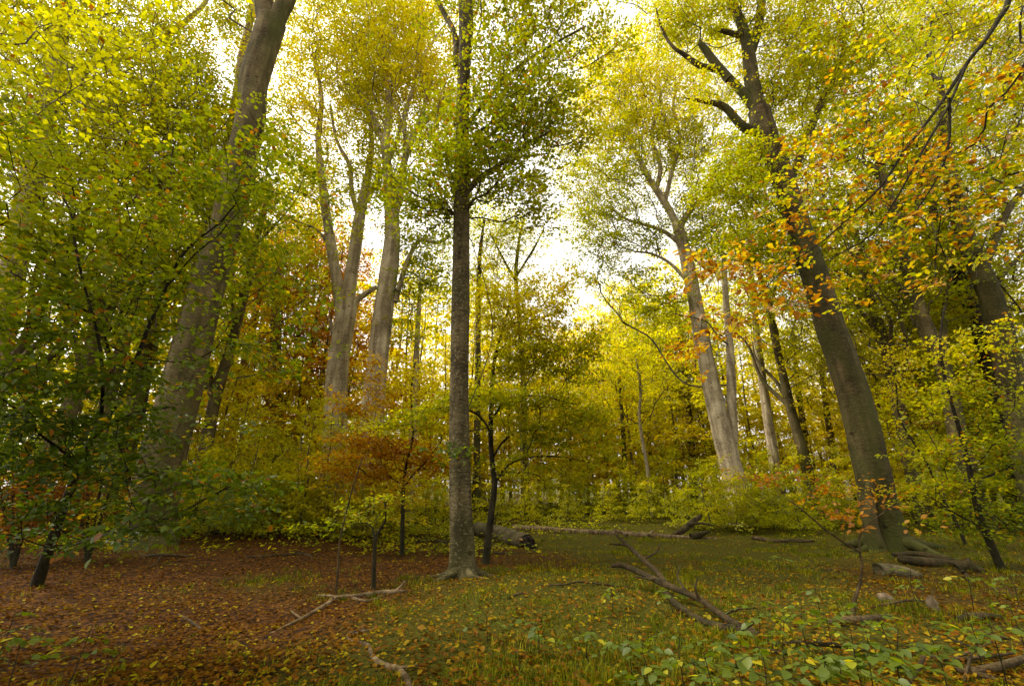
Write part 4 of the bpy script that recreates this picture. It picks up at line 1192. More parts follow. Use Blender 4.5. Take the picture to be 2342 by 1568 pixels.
for (lab, Y, rows, hue, bk) in [
        ('slim pale trunk behind the mossy beech, to its left', 31, [(1792, 1172, 30), (1775, 1080, 24), (1760, 980, 21), (1745, 880, 18), (1732, 780, 15), (1722, 660, 11), (1712, 560, 7)], .5, M_BARK_PALE),
        ('slim pale mottled trunk in the thicket left of the central trunk', 28, [(930, 1192, 26), (936, 1120, 24), (942, 1020, 20), (948, 900, 16), (955, 760, 12), (962, 640, 8)], .42, M_BARK_PALE),
        ('thin bare crooked pale stem standing beneath the sky gap', 30, [(1490, 1185, 9), (1482, 1080, 8), (1470, 1010, 8), (1462, 950, 7), (1465, 890, 6), (1455, 820, 4)], .55, M_BARK_PALE),
        ('thin dark trunk beneath the sky gap beside the bare stem', 36, [(1432, 1180, 12), (1428, 1040, 11), (1422, 940, 9), (1415, 860, 7)], .5, M_BARK_RIGHT),
        ('thin brown trunk left of the mossy beech, slightly leaning', 34, [(1925, 1180, 20), (1910, 1080, 17), (1900, 1000, 14), (1885, 900, 11), (1875, 800, 8)], .52, M_BARK_LEFT),
        ('dark slender forked trunk near the pale grey beech, on its right', 38, [(1855, 1178, 18), (1845, 1060, 15), (1835, 960, 13), (1822, 860, 10), (1812, 760, 7)], .5, M_BARK_RIGHT),
        ('dark slender trunk close left of the pale grey beech', 40, [(1590, 1178, 18), (1580, 1000, 16), (1572, 920, 13), (1560, 830, 10), (1552, 740, 7)], .36, M_BARK_RIGHT),
        ('dim grey trunk inside the orange tree left of the forked beech', 30, [(640, 1195, 30), (636, 1000, 27), (633, 860, 24), (630, 740, 21), (632, 640, 17), (640, 540, 12)], .74, M_BARK_LEFT),
        ('thin grey stem far behind the dark crooked young beech', 34, [(1195, 1186, 10), (1196, 1100, 9), (1192, 980, 7), (1198, 840, 5)], .52, M_BARK_PALE),
        ('second dim trunk just left of the thick leaning trunk foot', 22, [(250, 1205, 48), (275, 1080, 42), (300, 980, 38), (340, 800, 32), (380, 620, 24)], .46, M_BARK_LEFT),
        ('slender dark forked tree in the gap right of the central trunk', 32, [(1090, 1186, 18), (1092, 900, 14), (1094, 700, 12), (1096, 610, 10), (1100, 560, 8), (1108, 500, 5)], .46, M_BARK_RIGHT)]:
    P, R = trace(rows, Y, True)
    ex, ey = rows[-1][:2]
    make_tree('slim_tree', lab, 'tree', 'slim trunks in the wood', [(P, R)],
              screen_blobs([(ex, ey, 75, 55, .8, hue), (ex - 60, ey + 50, 60, 40, .7, hue), (ex + 60, ey + 50, 60, 45, .7, hue), (ex + 20, ey + 130, 60, 30, .5, hue), (ex - 40, ey + 110, 50, 30, .4, hue)], Y),
              bk, M_TWIG, leaf=.14, leaves_per=24, spray_r=.8, start=.55, sides=12, odd=.03, twig_r=.010)

P, R = trace([(1205, 1186, 16), (1200, 950, 13), (1190, 760, 11), (1180, 640, 9), (1186, 560, 7), (1200, 490, 4)], 33, True)
make_tree('slim_tree', 'airy young tree filling the gap right of the central trunk', 'tree', 'slim trunks in the wood',
          [(P, R), trace([(1183, 650, 6), (1150, 590, 5), (1120, 530, 3)], 33), trace([(1182, 630, 6), (1220, 570, 5), (1245, 520, 3)], 33)],
          screen_blobs([(1125, 520, 55, 45, .5, .50), (1180, 510, 50, 45, .35, .50), (1215, 570, 45, 40, .3, .52), (1140, 600, 70, 40, .6, .52), (1210, 640, 60, 30, .6, .56), (1090, 610, 45, 45, .5, .50), (1180, 680, 80, 35, .7, .54)], 33),
          M_BARK_RIGHT, M_TWIG, leaf=.13, leaves_per=24, spray_r=.75, start=.5, sides=10, odd=.03, twig_r=.010)

# the wood goes on behind the viewpoint: their crowns shade the floor in front
for k, (x, y, sc, h) in enumerate([(-7.5, -2.5, 1.0, .40), (5.5, -5.0, 1.05, .44), (-1.0, -9.0, 1.05, .42), (-14.0, 4.5, 1.0, .42), (14.5, -1.0, .95, .46)]):
    o = copy_tree(TALL[(0, 2, 2, 0, 2)[k]])
    o.location = (x, y, float(ground_z(x, y))); o.rotation_euler = (0, 0, 1.3 * k); o.scale = (sc, sc, sc)
    for ch in o.children:
        if ch.name.startswith('crown'): ch.color = (h, 0, 0, 1)
    tag(o, ['tall beech out of view, behind the viewpoint to its left', 'tall beech out of view, behind the viewpoint to its right', 'tall beech out of view, straight behind the viewpoint',
            'tall beech out of view beyond the lower left corner', 'tall beech out of view beyond the lower right corner'][k], 'tree', 'beeches around the viewpoint')

YOUNG = [proto_young(5.0, 2.3, .8, 201), proto_young(6.5, 2.6, .8, 202), proto_young(4.0, 2.2, .85, 203), proto_young(7.5, 2.8, .75, 204), proto_young(3.0, 1.9, .9, 205)]
young_spots = [
    (735, 20.5, .95, .52, 1), (800, 20, .88, .58, 1), (850, 19.5, .85, .62, 1), (770, 18, .85, .50, 2), (700, 18.5, 1.0, .54, 0), (885, 21, .9, .56, 0), (1615, 22, .75, .46, 2), (1670, 21.5, .8, .50, 4), (1725, 22, .85, .46, 4), (1650, 23, .7, .54, 0), (1700, 23.5, .7, .5, 2), (560, 18.5, .9, .50, 0), (490, 18, .8, .46, 2),
    (1560, 24, .7, .48, 4), (1820, 21, .6, .48, 4), (1480, 27, .75, .5, 4), (1390, 28, .75, .52, 4), (1290, 28.5, .75, .5, 4), (1210, 28, .7, .52, 4), (1130, 27, .7, .48, 4), (1060, 24, .7, .5, 4),
    (40, 19, 1.2, .42, 0), (120, 25, 1.5, .48, 1), (200, 21, 1.2, .44, 2), (230, 30, 1.6, .54, 3), (440, 19, 1.0, .46, 2), (480, 25, 1.5, .52, 1), (520, 20, 1.2, .52, 0), (560, 30, 1.5, .56, 3), (590, 23, 1.3, .48, 2), (620, 18.5, .9, .44, 4),
    (640, 27, 1.5, .58, 1), (680, 21, 1.2, .52, 0), (700, 32, 1.6, .57, 3), (735, 19.5, .8, .42, 4), (760, 27, 1.0, .46, 2), (830, 19, .7, .50, 4), (850, 28, 1.2, .64, 0), (880, 34, 1.5, .56, 3), (930, 25, 1.2, .60, 2), (970, 31, 1.4, .52, 1), (990, 20, .8, .44, 4),
    (1010, 38, 1.6, .54, 3), (1090, 33, 1.3, .52, 0), (1150, 36, 1.4, .55, 1), (1190, 31, 1.0, .50, 2), (1240, 34, 1.3, .56, 1), (1280, 40, 1.6, .54, 3), (1320, 33, 1.0, .46, 4), (1360, 36, 1.3, .54, 1), (1400, 42, 1.5, .58, 3), (1430, 31, 1.0, .48, 4), (1460, 34, 1.3, .50, 0),
    (1500, 40, 1.5, .56, 1), (1530, 30, 1.1, .44, 2), (1570, 34, 1.3, .50, 0), (1600, 29, 1.0, .42, 4), (1640, 38, 1.5, .54, 3), (1680, 29, 1.0, .44, 2), (1730, 32, 1.1, .50, 0), (1760, 23, .9, .44, 4), (1790, 40, 1.4, .56, 1), (1830, 29, 1.0, .48, 2), (1870, 24, .9, .44, 4), (1890, 36, 1.3, .54, 0),
    (1930, 27, 1.0, .50, 2), (1960, 40, 1.5, .56, 3), (2080, 23, 1.2, .54, 0), (2100, 31, 1.5, .58, 1), (2150, 20, 1.1, .46, 2), (2190, 26, 1.5, .57, 3), (2240, 21, 1.2, .48, 0), (2290, 29, 1.5, .54, 1), (2330, 19, 1.1, .40, 2), (2390, 22, 1.3, .46, 3), (-40, 21, 1.3, .46, 3), (300, 23, 1.2, .50, 0), (370, 27, 1.4, .54, 1),
    (80, 34, 1.8, .56, 3), (160, 28, 1.4, .50, 0), (420, 33, 1.7, .58, 3), (500, 36, 1.8, .56, 1), (620, 38, 1.8, .60, 3), (660, 24, 1.1, .56, 2), (780, 36, 1.4, .60, 3), (820, 24, .8, .62, 2), (910, 29, 1.1, .66, 0), (950, 40, 1.7, .52, 1), (1000, 27, 1.1, .54, 2), (1080, 40, 1.5, .50, 3), (1120, 44, 1.7, .56, 3),
    (1200, 42, 1.6, .58, 1), (1260, 31, .9, .48, 4), (1300, 46, 1.7, .56, 1), (1340, 44, 1.5, .6, 0), (1380, 32, .8, .44, 4), (1440, 45, 1.6, .58, 3), (1480, 30, .8, .44, 4), (1550, 42, 1.6, .56, 1), (1610, 44, 1.6, .54, 3), (1660, 34, 1.2, .48, 0), (1700, 42, 1.5, .56, 3), (1770, 30, 1.0, .46, 2), (1810, 34, 1.2, .54, 0), (1850, 44, 1.5, .58, 3),
    (1910, 22, .7, .46, 4), (1980, 31, 1.2, .56, 1), (2050, 28, 1.2, .60, 2), (2130, 25, 1.3, .56, 0), (2220, 32, 1.6, .58, 3), (2270, 24, 1.3, .52, 1), (2350, 27, 1.5, .50, 3),
]
POLES = [proto_young(13.0, 3.5, .85, 301, .15), proto_young(11.0, 3.2, .9, 302, .14), proto_young(15.0, 3.8, .8, 303, .16)]
POLE_H = [13.0, 11.0, 15.0]


def ptop(px, Y, py, hue, k):
    x = (px - CX) / F * Y / 1.06
    return (px, Y, float((at(px, py, Y)[2] - ground_z(x, Y)) / POLE_H[k]), hue, k)


pole_spots = [ptop(*r) for r in [
    (-20, 27, 600, .50, 0), (130, 31, 560, .56, 2), (260, 27, 640, .54, 1), (350, 34, 560, .60, 2), (450, 30, 600, .56, 0), (510, 27, 720, .58, 1), (585, 34, 560, .74, 0), (620, 31, 500, .78, 2), (680, 28, 760, .60, 1), (705, 30, 560, .76, 2), (780, 31, 760, .58, 1), (830, 38, 660, .62, 0), (890, 34, 680, .62, 1), (945, 42, 620, .58, 2), (1000, 34, 740, .60, 1),
    (1075, 38, 700, .58, 0), (1130, 34, 790, .60, 1), (1170, 42, 690, .62, 2), (1215, 36, 780, .60, 1), (1260, 44, 710, .64, 0), (1300, 37, 800, .60, 1), (1345, 46, 735, .66, 2), (1385, 38, 810, .60, 1), (1420, 48, 720, .64, 2), (1455, 38, 760, .58, 0), (1500, 42, 660, .60, 2), (1545, 36, 760, .56, 1), (1590, 44, 640, .58, 0), (1650, 38, 720, .58, 1), (1710, 42, 660, .60, 2), (1760, 35, 780, .58, 1), (1815, 42, 720, .62, 0),
    (1870, 36, 800, .60, 1), (1930, 44, 740, .64, 2), (1985, 38, 770, .62, 0), (2050, 32, 720, .62, 1), (2110, 36, 620, .60, 2), (2170, 29, 700, .58, 0), (2240, 34, 580, .60, 2), (2300, 27, 660, .56, 1), (2370, 31, 560, .54, 0),
    (40, 44, 520, .58, 2), (200, 42, 500, .58, 0), (300, 50, 520, .60, 2), (400, 46, 500, .60, 0), (480, 52, 540, .60, 2), (545, 48, 500, .58, 1), (660, 54, 560, .62, 2), (750, 50, 620, .58, 0), (800, 58, 600, .60, 2), (870, 52, 600, .60, 1), (920, 58, 620, .60, 0), (980, 52, 640, .58, 2), (1050, 50, 650, .56, 0), (1100, 56, 640, .58, 2), (1150, 52, 670, .60, 1),
    (1200, 58, 690, .62, 0), (1235, 52, 720, .62, 2), (1285, 58, 710, .64, 2), (1325, 54, 740, .64, 1), (1370, 62, 735, .66, 0), (1400, 54, 750, .64, 1), (1445, 60, 700, .64, 0), (1480, 52, 680, .62, 2), (1530, 56, 620, .60, 2), (1570, 52, 640, .58, 0), (1620, 58, 600, .60, 2), (1680, 52, 620, .60, 1), (1735, 56, 620, .60, 2), (1790, 52, 660, .60, 0), (1840, 58, 680, .62, 2),
    (1900, 54, 730, .64, 1), (1955, 58, 770, .64, 0), (2010, 52, 770, .64, 1), (2080, 46, 640, .62, 2), (2140, 46, 560, .60, 0), (2210, 42, 540, .60, 2), (2330, 40, 520, .56, 0)] + [(60 + 78 * i, 64 + (i * 37) % 17, 830 + (i * 53) % 90, .58 + .02 * ((i * 7) % 4), i % 3) for i in range(30)]]
plant(POLES, pole_spots, 'pole-sized beech', 'young_beech', 'tree', 'pole-sized beeches in the wood')
plant(YOUNG, young_spots, 'young beech', 'young_beech', 'tree', 'young beeches of the thicket')

# ------------------------------------------------------------------ fallen wood
def ground_rod(name, label, cat, rows, mat, group=None, sides=9, side_branches=(), lift=0.5, bump=.1):
    """A stick or log lying on the floor: rows of (grid x, grid y, width, metres above the floor)."""
    def pts(rows):
        P, R = [], []
        for r in rows:
            g = on_ground(r[0], r[1])
            s = scale_at(r[0], r[1], g[1])
            rad = r[2] * .5 * s
            h = r[3] if len(r) > 3 else 0
            if h:                                  # raised: come nearer along the same sight line until it is h above the floor
                d = ray(r[0], r[1])
                for t in np.linspace(np.linalg.norm(g - EYE) / np.linalg.norm(d), 2, 600):
                    p = EYE + d * t
                    if p[2] - ground_z(p[0], p[1]) >= h: break
                g = p
            rad = r[2] * .5 * np.linalg.norm(g - EYE) / np.linalg.norm(ray(r[0], r[1])) / F
            if not h: g[2] += rad * lift
            P.append(g); R.append(rad)
        return np.array(P), np.array(R)
    P, R = pts(rows)
    base = P[0].copy(); base[2] = float(ground_z(base[0], base[1]))
    root = empty(name, base, label, cat, group)
    tb = Tubes(); q, r = resample(P, R, .08); tb.add(q, r, sides, bump=bump, seed=len(label))
    link('stem', tb.mesh('stem', mat, base), root)
    for sb in side_branches:
        P2, R2 = pts(sb)
        tb = Tubes(); q, r = resample(P2, R2, .08); tb.add(q, r, max(6, sides - 2), bump=bump, seed=len(label) + 1)
        link('side_branch', tb.mesh('side_branch', mat, base), root)
    return root


# big log with the rotten broken end
def big_log():
    a = on_ground(1092, 1222); b = on_ground(1205, 1252)
    P = np.array([a, a * .55 + b * .45, b]); P[:, 2] += np.array([.24, .24, .18])
    R = np.array([.30, .32, .27])
    base = a.copy()
    root = empty('fallen_log', base, 'thick grey fallen log with a black rotten broken end', 'log', 'fallen logs')
    q, r = resample(P, R, .1)
    tb = Tubes(); tb.add(q, r, 22, bump=.06, seed=4, cap=False)
    link('log_bark', tb.mesh('log_bark', M_LOG, base), root)
    # jagged rotten end: a crown of uneven splinters round a dark hollow
    t = unit(q[-1] - q[-2]); u = unit(np.cross(t, np.array([0, 0, 1.0]))); w = np.cross(u, t)
    V, Q, T = [], [], []
    ns = 20
    lr = np.random.default_rng(5)
    for ri, (rad, out_) in enumerate(((.275, -.08), (.25, .14), (.18, .28), (.10, .36))):
        for i in range(ns):
            an = 2 * math.pi * i / ns
            dirv = u * math.cos(an) + w * math.sin(an)
            low = .5 - .5 * math.sin(an)                     # the underside has broken away farther out
            V.append(q[-1] + dirv * rad * lr.uniform(.78, 1.12 if ri else 1.02) + t * (out_ * (.35 + 1.1 * low) + (lr.uniform(-.16, .22) if ri else 0)))
    for ri in range(3):
        for i in range(ns):
            a0, b0 = ri * ns + i, ri * ns + (i + 1) % ns
            Q.append((a0, b0, b0 + ns, a0 + ns))
    V.append(q[-1] + t * .25); c = len(V) - 1
    for i in range(ns): T.append((3 * ns + i, 3 * ns + (i + 1) % ns, c))
    link('broken_end', mesh_data('broken_end', np.array(V) - base, Q, T, M_CHAR), root)
    tb = Tubes()
    for (an, ln) in ((-1.2, .3), (-.9, .2), (.4, .22)):
        d = u * math.cos(an) * .25 + w * math.sin(an) * .25
        tb.add([q[-1] + d - t * .1, q[-1] + d * 1.05 + t * ln * .6, q[-1] + d * 1.15 + t * ln], [.035, .028, .004], 5)
    link('splinters', tb.mesh('splinters', M_SPLINT, base, False), root)


big_log()
ground_rod('fallen_log', 'long thin pale fallen trunk lying behind the rotten log', 'log',
           [(1172, 1207, 15, .12), (1230, 1209, 15, .10), (1300, 1214, 13, .06), (1370, 1221, 12), (1430, 1225, 13), (1480, 1227, 12), (1560, 1231, 10), (1640, 1233, 6)], M_PALEWOOD, 'fallen logs', 12,
           [[(1434, 1224, 9, .1), (1420, 1216, 7, .2), (1400, 1210, 3, .3)], [(1484, 1224, 9, .1), (1494, 1214, 6, .25)]])
ground_rod('snag', 'dark splintered snag leaning up at the end of the fallen trunk', 'dead wood',
           [(1540, 1228, 11), (1562, 1212, 13, .3), (1582, 1196, 14, .55), (1598, 1182, 11, .75), (1606, 1174, 2, .85)], M_ROT, 'fallen logs', 9,
           [[(1575, 1200, 10, .6), (1600, 1196, 6, .7), (1640, 1202, 2, .5)], [(1580, 1227, 15, .1), (1600, 1222, 14, .15), (1622, 1214, 6, .3)]])
ground_rod('fallen_branch', 'short brown fallen branch lying on grass before the pale beech', 'branch',
           [(1722, 1232, 10), (1755, 1238, 10), (1790, 1240, 9), (1830, 1240, 9), (1862, 1238, 5)], M_DEAD, 'fallen branches', 8, [[(1790, 1238, 6, .1), (1810, 1233, 4, .15), (1835, 1232, 2, .2)]])
ground_rod('fallen_branch', 'dead brown branch raised on the grass right of centre, two prongs up', 'branch',
           [(1725, 1455, 22), (1690, 1432, 18, .08), (1650, 1405, 15, .12), (1600, 1370, 13, .14), (1560, 1352, 14, .16), (1520, 1335, 15, .2), (1480, 1316, 13, .26), (1440, 1298, 12, .32), (1415, 1291, 11, .36), (1398, 1295, 7, .36)], M_BRANCH, 'fallen branches', 10,
           [[(1530, 1340, 12, .18), (1500, 1305, 11, .3), (1470, 1278, 11, .4), (1440, 1250, 10, .5), (1420, 1232, 8, .58), (1408, 1220, 3, .64)], [(1440, 1250, 6, .5), (1420, 1245, 5, .48), (1395, 1243, 3, .45)], [(1500, 1325, 7, .24), (1480, 1322, 6, .24), (1450, 1318, 3, .24)], [(1600, 1372, 7, .14), (1590, 1345, 5, .3), (1596, 1320, 3, .42)], [(1570, 1352, 6, .18), (1550, 1318, 4, .3), (1556, 1290, 2, .4)], [(1650, 1405, 8, .12), (1690, 1392, 5, .2), (1730, 1390, 3, .2)], [(1470, 1278, 6, .4), (1500, 1262, 4, .5), (1512, 1240, 2, .55)]])
ground_rod('fallen_branch', 'black rotten branch lying under the raised brown branch', 'branch',
           [(1520, 1352, 10, .1), (1545, 1380, 16, .06), (1580, 1410, 17), (1620, 1432, 18), (1680, 1448, 24), (1740, 1460, 18)], M_ROT, 'fallen branches', 9, [[(1640, 1438, 9, .03), (1580, 1448, 8), (1500, 1446, 5)], [(1690, 1440, 10, .1), (1720, 1425, 8, .2), (1728, 1412, 3, .25)]])
ground_rod('fallen_branch', 'pale bare branch lying across the brown leaves left of centre', 'branch',
           [(608, 1456, 5), (650, 1436, 8), (700, 1412, 9), (745, 1386, 10), (770, 1370, 11), (820, 1362, 11, .04), (868, 1354, 10, .06), (905, 1352, 9, .05), (935, 1352, 5)], M_PALEWOOD, 'fallen branches', 9,
           [[(770, 1368, 8, .05), (760, 1362, 6, .08), (725, 1360, 3, .06)], [(905, 1350, 7, .05), (918, 1340, 6, .12), (926, 1328, 5, .2)], [(800, 1368, 7), (840, 1376, 7), (880, 1362, 4)], [(690, 1416, 5), (670, 1400, 4, .08), (664, 1393, 2, .12)]])
ground_rod('fallen_branch', 'crooked bare branch lying in grass at the bottom, left of centre', 'branch',
           [(832, 1440, 4), (800, 1450, 6), (798, 1466, 7), (840, 1478, 9), (852, 1505, 11), (880, 1525, 13), (910, 1536, 15), (930, 1560, 15), (945, 1600, 14)], M_PALEWOOD, 'fallen branches', 9,
           [[(905, 1530, 8), (930, 1524, 7, .04), (965, 1522, 3)], [(800, 1452, 4), (840, 1440, 4, .03), (860, 1436, 2)]])
ground_rod('fallen_branch', 'thin twig lying on the leaf carpet near the leaning trunk', 'branch', [(320, 1272, 5), (370, 1268, 7, .1), (420, 1272, 5), (450, 1274, 3)], M_DEAD, 'fallen branches', 6, [[(370, 1268, 4, .1), (355, 1290, 4), (330, 1304, 2)]])
ground_rod('fallen_branch', 'thin dark stick lying across the grass right of the central trunk', 'branch', [(1230, 1340, 4), (1290, 1336, 5, .03), (1325, 1330, 5, .05), (1390, 1338, 4), (1470, 1348, 2)], M_ROT, 'fallen branches', 6)
ground_rod('fallen_branch', 'short stub of pale stick lying in the grass before the central trunk', 'branch', [(1160, 1370, 3), (1185, 1360, 6), (1210, 1356, 5)], M_DEAD, 'fallen branches', 6)
# right side pile
ground_rod('fallen_log', 'grey mossy short log at the foot of the mossy beech', 'log', [(2010, 1312, 30), (2040, 1312, 30), (2080, 1318, 26), (2110, 1322, 14)], M_LOG, 'fallen logs', 14)
ground_rod('fallen_log', 'black rotten log lying right of the mossy beech', 'log', [(2060, 1278, 18, .1), (2110, 1284, 22, .1), (2170, 1294, 20), (2220, 1302, 22), (2250, 1310, 12)], M_ROT, 'fallen logs', 12, [[(2190, 1298, 20, .1), (2210, 1288, 16, .2), (2215, 1276, 8, .3)], [(2200, 1304, 10, .1), (2212, 1320, 8), (2220, 1336, 4)]])
ground_rod('fallen_log', 'charcoal dark log piece on the brown leaves at the right edge', 'log', [(2190, 1420, 14), (2225, 1416, 16), (2250, 1414, 17), (2290, 1416, 12)], M_ROT, 'fallen logs', 9, [[(2240, 1412, 12, .06), (2244, 1402, 9, .12)]])
ground_rod('fallen_branch', 'pale fallen branch in the bottom right corner', 'branch', [(2130, 1505, 9), (2190, 1506, 8, .03), (2260, 1500, 7, .05), (2320, 1492, 5, .06)], M_DEAD, 'fallen branches', 8, [[(2180, 1506, 5, .03), (2240, 1480, 4, .1), (2270, 1466, 3, .15)]])
ground_rod('fallen_branch', 'thick broken pale branch end at the bottom right corner', 'branch', [(2190, 1540, 16), (2240, 1532, 17, .04), (2300, 1518, 16, .08), (2360, 1500, 15, .1)], M_DEAD, 'fallen branches', 9, [[(2220, 1545, 16), (2270, 1556, 15), (2320, 1568, 12)]])
ground_rod('fallen_log', 'dark decayed log half hidden under the seedlings at the lower right', 'log', [(1880, 1425, 10), (1930, 1428, 22), (1990, 1424, 22), (2040, 1414, 14)], M_DEAD, 'fallen logs', 10)
ground_rod('fallen_branch', 'dark branch lying under the seedlings at the lower right', 'branch', [(1760, 1478, 8), (1830, 1474, 12), (1900, 1476, 10), (1990, 1490, 8), (2080, 1500, 6)], M_ROT, 'fallen branches', 8)


for (rows, mat, lab) in [
        ([(2150, 1452, 5), (2200, 1470, 6, .05), (2260, 1492, 5, .03), (2300, 1512, 3)], M_ROT, 'dark thin stick slanting down to the lower right corner'),
        ([(2080, 1568, 10), (2100, 1530, 10, .05), (2112, 1500, 9, .10), (2120, 1470, 5, .14)], M_DEAD, 'mossy stub standing up beside the pale branch at the bottom right'),
        ([(2205, 1568, 6), (2212, 1530, 6, .06), (2222, 1496, 5, .1), (2236, 1470, 3, .14)], M_DEAD, 'crooked upright twig at the bottom right'),
        ([(2230, 1440, 6), (2270, 1452, 6, .03), (2310, 1462, 5), (2345, 1470, 3)], M_DEAD, 'short pale stick beside the charcoal dark log piece'),
        ([(1700, 1475, 6), (1760, 1486, 7, .03), (1830, 1500, 6), (1890, 1506, 3)], M_ROT, 'thin black stick under the middle seedlings'),
        ([(1990, 1390, 4), (2040, 1378, 6, .08), (2080, 1372, 5, .1), (2120, 1374, 2)], M_DEAD, 'bleached twig lying between the grey mossy log and the stones'),
        ([(1840, 1300, 5), (1880, 1306, 6), (1925, 1300, 4)], M_ROT, 'short black stick on the grass before the mossy beech'),
        ([(2040, 1268, 10, .12), (2100, 1266, 12, .14), (2150, 1276, 12, .1), (2190, 1284, 7)], M_ROT, 'dark rotten branch resting on the black log right of the beech'),
        ([(560, 1275, 5), (620, 1272, 6), (690, 1268, 7), (715, 1275, 4)], M_DEAD, 'pale twig on the leaf carpet left of the forked sapling'),
        ([(480, 1222, 12), (520, 1218, 14), (560, 1222, 10)], M_ROT, 'black log stub at the edge of the thicket left of centre'),
        ([(930, 1236, 8), (985, 1238, 9), (1025, 1244, 7)], M_ROT, 'dark stick lying behind the central trunk on its left'),
        ([(1100, 1262, 7), (1150, 1268, 8), (1215, 1266, 4)], M_ROT, 'dark stick on the leaves behind the crooked young beech'),
        ([(405, 1405, 4), (430, 1420, 7), (460, 1440, 6)], M_DEAD, 'stub of pale stick on the brown leaves at the lower left')]:
    ground_rod('fallen_branch', lab, 'branch', rows, mat, 'fallen branches', 6)


def stone(px, py, w, h, label):
    g = on_ground(px, py)
    s = scale_at(px, py, g[1])
    lr = np.random.default_rng(int(px))
    nu, nv = 14, 9
    V = []
    for i in range(nv):
        ph = math.pi * i / (nv - 1)
        for j in range(nu):
            th = 2 * math.pi * j / nu
            k = 1 + .22 * math.sin(2 * th + px) * math.sin(ph) + .16 * math.sin(3 * th + 2 * ph) + lr.normal(0, .07)
            V.append((math.sin(ph) * math.cos(th) * k * w * .5 * s, math.sin(ph) * math.sin(th) * k * w * .45 * s, (math.cos(ph) * k * .5 + .18) * h * s))
    Q = [(i * nu + j, (i + 1) * nu + j, (i + 1) * nu + (j + 1) % nu, i * nu + (j + 1) % nu) for i in range(nv - 1) for j in range(nu)]
    o = link('stone', mesh_data('stone', np.array(V), Q, None, M_STONE, True), None, g)
    tag(o, label, 'stone', 'pale stones')


stone(2026, 1376, 26, 26, 'round pale stone half buried among seedlings')
stone(2136, 1395, 26, 40, 'tall pale stone lying on brown leaves by the right edge')

# ------------------------------------------------------------------ seedlings with leaves one can pick apart
def seedling(px, py, w, h, n_sprig, n_leaf, hue, label, leaf=.092, name='beech_seedling'):
    """A beech seedling h metres tall whose leafy head stands on the sight line (px, py)."""
    d = ray(px, py)
    t = (EYE[2] - h * .85) / -d[2]
    g = EYE + d * t
    g[2] = float(ground_z(g[0], g[1]))
    s = t / F
    root = empty(name, g, label, 'seedling', 'green beech seedlings')
    h = h / s
    H = h * s
    tb = Tubes()
    top = np.array([rng.normal(0, .04), rng.normal(0, .04), H])
    sp, sr = resample([np.array([0, 0, -.03]), top * .5 + rng.normal(0, .02, 3), top], [.006, .0045, .003], .05)
    tb.add(sp, sr, 6)
    link('stem', tb.mesh('stem', M_BARK_YOUNG), root)
    tb = Tubes()
    for k in range(n_sprig):
        az = (k + rng.uniform(-.3, .3)) * 2 * math.pi / n_sprig
        z0 = H * rng.uniform(.5, 1.0)
        b = np.array([0, 0, z0]) + top * np.array([1, 1, 0]) * z0 / H
        ln = w * .5 * s * rng.uniform(.7, 1.15)
        dv = np.array([math.cos(az), math.sin(az) * .7, 0])
        Q = [b, b + dv * ln * .5 + np.array([0, 0, .03]), b + dv * ln + np.array([0, 0, -.04])]
        q, r = resample(Q, [.003, .002, .0012], .04)
        tb.add(q, r, 4, cap=False)
        sd = np.array([-dv[1], dv[0], 0])
        m = max(4, int(1.5 * n_leaf) // n_sprig)
        for i in range(m):
            t = (i + 1) / m
            p = q[min(len(q) - 1, int(t * (len(q) - 1)))]
            side = 1 if i % 2 else -1
            D = dv * .7 + sd * side * (0.9 if i < m - 1 else .1) + rng.normal(0, .15, 3)
            D[2] -= .15
            Nn = np.array([0, 0, 1.0]) + rng.normal(0, .28, 3)
            hh = hue + rng.normal(0, .05)
            if rng.random() < .06: hh = rng.uniform(.4, .6)
            place_leaf(root, (0, 0, 0), p, D, Nn, leaf * rng.uniform(.6, 1.15), max(.05, hh))
    link('sprigs', tb.mesh('sprigs', M_BARK_YOUNG), root)
    return root


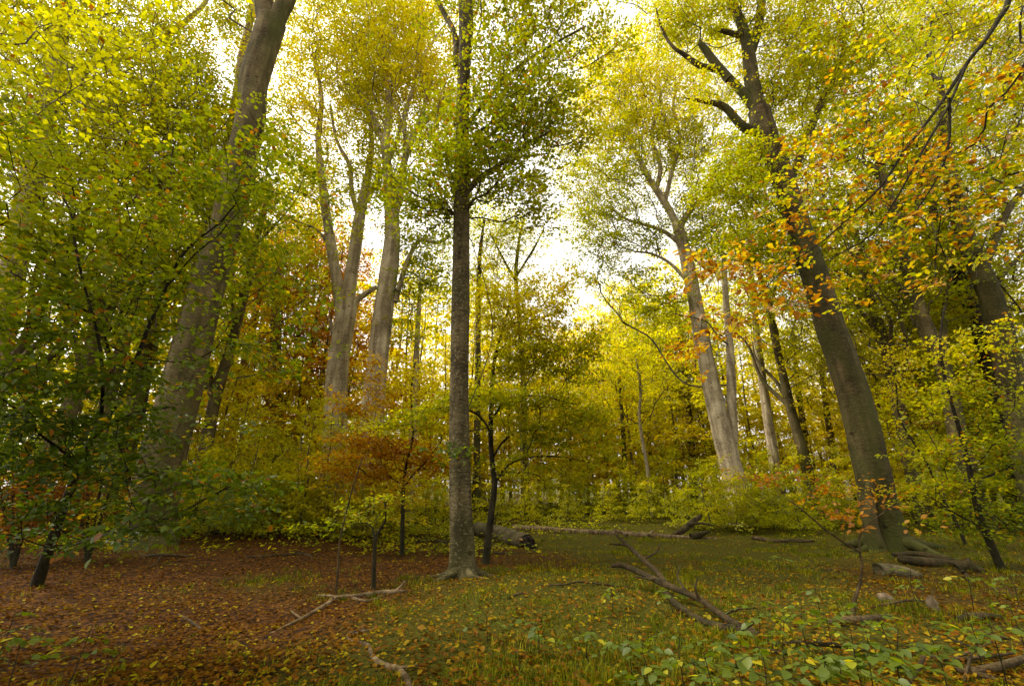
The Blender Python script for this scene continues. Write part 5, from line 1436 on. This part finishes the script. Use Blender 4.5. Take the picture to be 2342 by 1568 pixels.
right_seeds = [
    (1440, 1470, 170, .42, 4, 24, 'green seedling under the end of the dead brown branch'),
    (1560, 1478, 190, .50, 5, 32, 'leafy green seedling below the black rotten branch, left of the big patch'),
    (1690, 1485, 200, .55, 5, 34, 'leafy seedling in the big green patch, directly below the dead branch butt'),
    (1800, 1470, 180, .52, 5, 30, 'green seedling in the middle of the big lower right patch'),
    (1870, 1530, 240, .62, 6, 42, 'large-leaved seedling lowest in the big lower right patch'),
    (1960, 1500, 200, .58, 5, 34, 'seedling over the dark branch in the lower right patch'),
    (2060, 1510, 200, .58, 5, 32, 'seedling beside the pale fallen branch at the lower right'),
    (2140, 1480, 160, .50, 4, 22, 'seedling just above the pale fallen branch near the right corner'),
    (2270, 1475, 200, .55, 5, 28, 'bright green seedling by the right edge above the corner branch'),
    (2090, 1335, 120, .55, 4, 18, 'tall seedling between the two pale stones'),
    (2210, 1350, 120, .50, 4, 20, 'seedling standing before the black rotten log at right'),
    (2310, 1330, 120, .50, 4, 20, 'dark green seedling at the foot of the kinked young beech'),
    (1975, 1430, 130, .40, 4, 20, 'small seedling over the decayed log at the lower right'),
    (1840, 1440, 140, .40, 4, 20, 'small seedling left of the decayed log'),
    (1540, 1380, 100, .36, 3, 14, 'small sprig seedling left of the raised dead branch'),
    (1400, 1390, 90, .30, 3, 12, 'tiny seedling in open grass right of centre'),
    (1115, 1425, 100, .28, 3, 12, 'small seedling in the bottom grass below the central trunk'),
    (1230, 1440, 140, .34, 4, 20, 'seedling in the bottom grass right of the central trunk'),
    (1340, 1460, 90, .26, 3, 12, 'tiny seedling in the bottom grass at mid right'),
    (1790, 1300, 80, .50, 3, 14, 'greyish seedling on the grass before the short fallen branch'),
    (1870, 1370, 80, .36, 3, 12, 'seedling left of the bent grey sapling'),
    (1500, 1510, 180, .50, 5, 24, 'low seedling at the bottom edge, left end of the big green patch'),
    (1620, 1530, 200, .55, 5, 26, 'low seedling at the bottom edge below the black rotten branch'),
    (1760, 1545, 220, .58, 5, 28, 'broad seedling at the bottom edge left of the large-leaved one'),
    (1990, 1545, 220, .60, 5, 28, 'broad seedling at the bottom edge right of the large-leaved one'),
    (1910, 1465, 160, .48, 4, 20, 'seedling growing right behind the large-leaved one'),
    (2040, 1455, 150, .46, 4, 20, 'seedling below the decayed log, near the mossy stub'),
    (2220, 1440, 150, .48, 4, 20, 'seedling beside the charcoal dark log piece'),
    (2320, 1420, 150, .50, 4, 20, 'seedling at the right edge above the corner branches'),
    (1730, 1425, 120, .38, 4, 16, 'seedling growing beside the butt of the dead brown branch'),
]
for i, (px, py, w, h, a, b, lab) in enumerate(right_seeds):
    seedling(px, py, w, h, a, b, .17, lab)
for i, (px, py, w, h, a, b, lab) in enumerate([
        (30, 1385, 170, .55, 4, 24, 'bright green seedling in the dark lower left corner, upper of three'),
        (60, 1455, 200, .60, 4, 26, 'bright green seedling at the lower left corner, lowest of three'),
        (190, 1440, 160, .50, 4, 22, 'bright green seedling at the lower left, farthest from the edge'),
        (640, 1180, 200, .62, 5, 34, 'low green seedling before the pale forked beech'),
        (530, 1195, 170, .60, 4, 26, 'low green seedling right of the leaning trunk foot'),
        (730, 1185, 160, .60, 4, 24, 'low green seedling left of the forked black sapling')]):
    seedling(px, py, w, h, a, b, .22 if i < 3 else .30, lab)
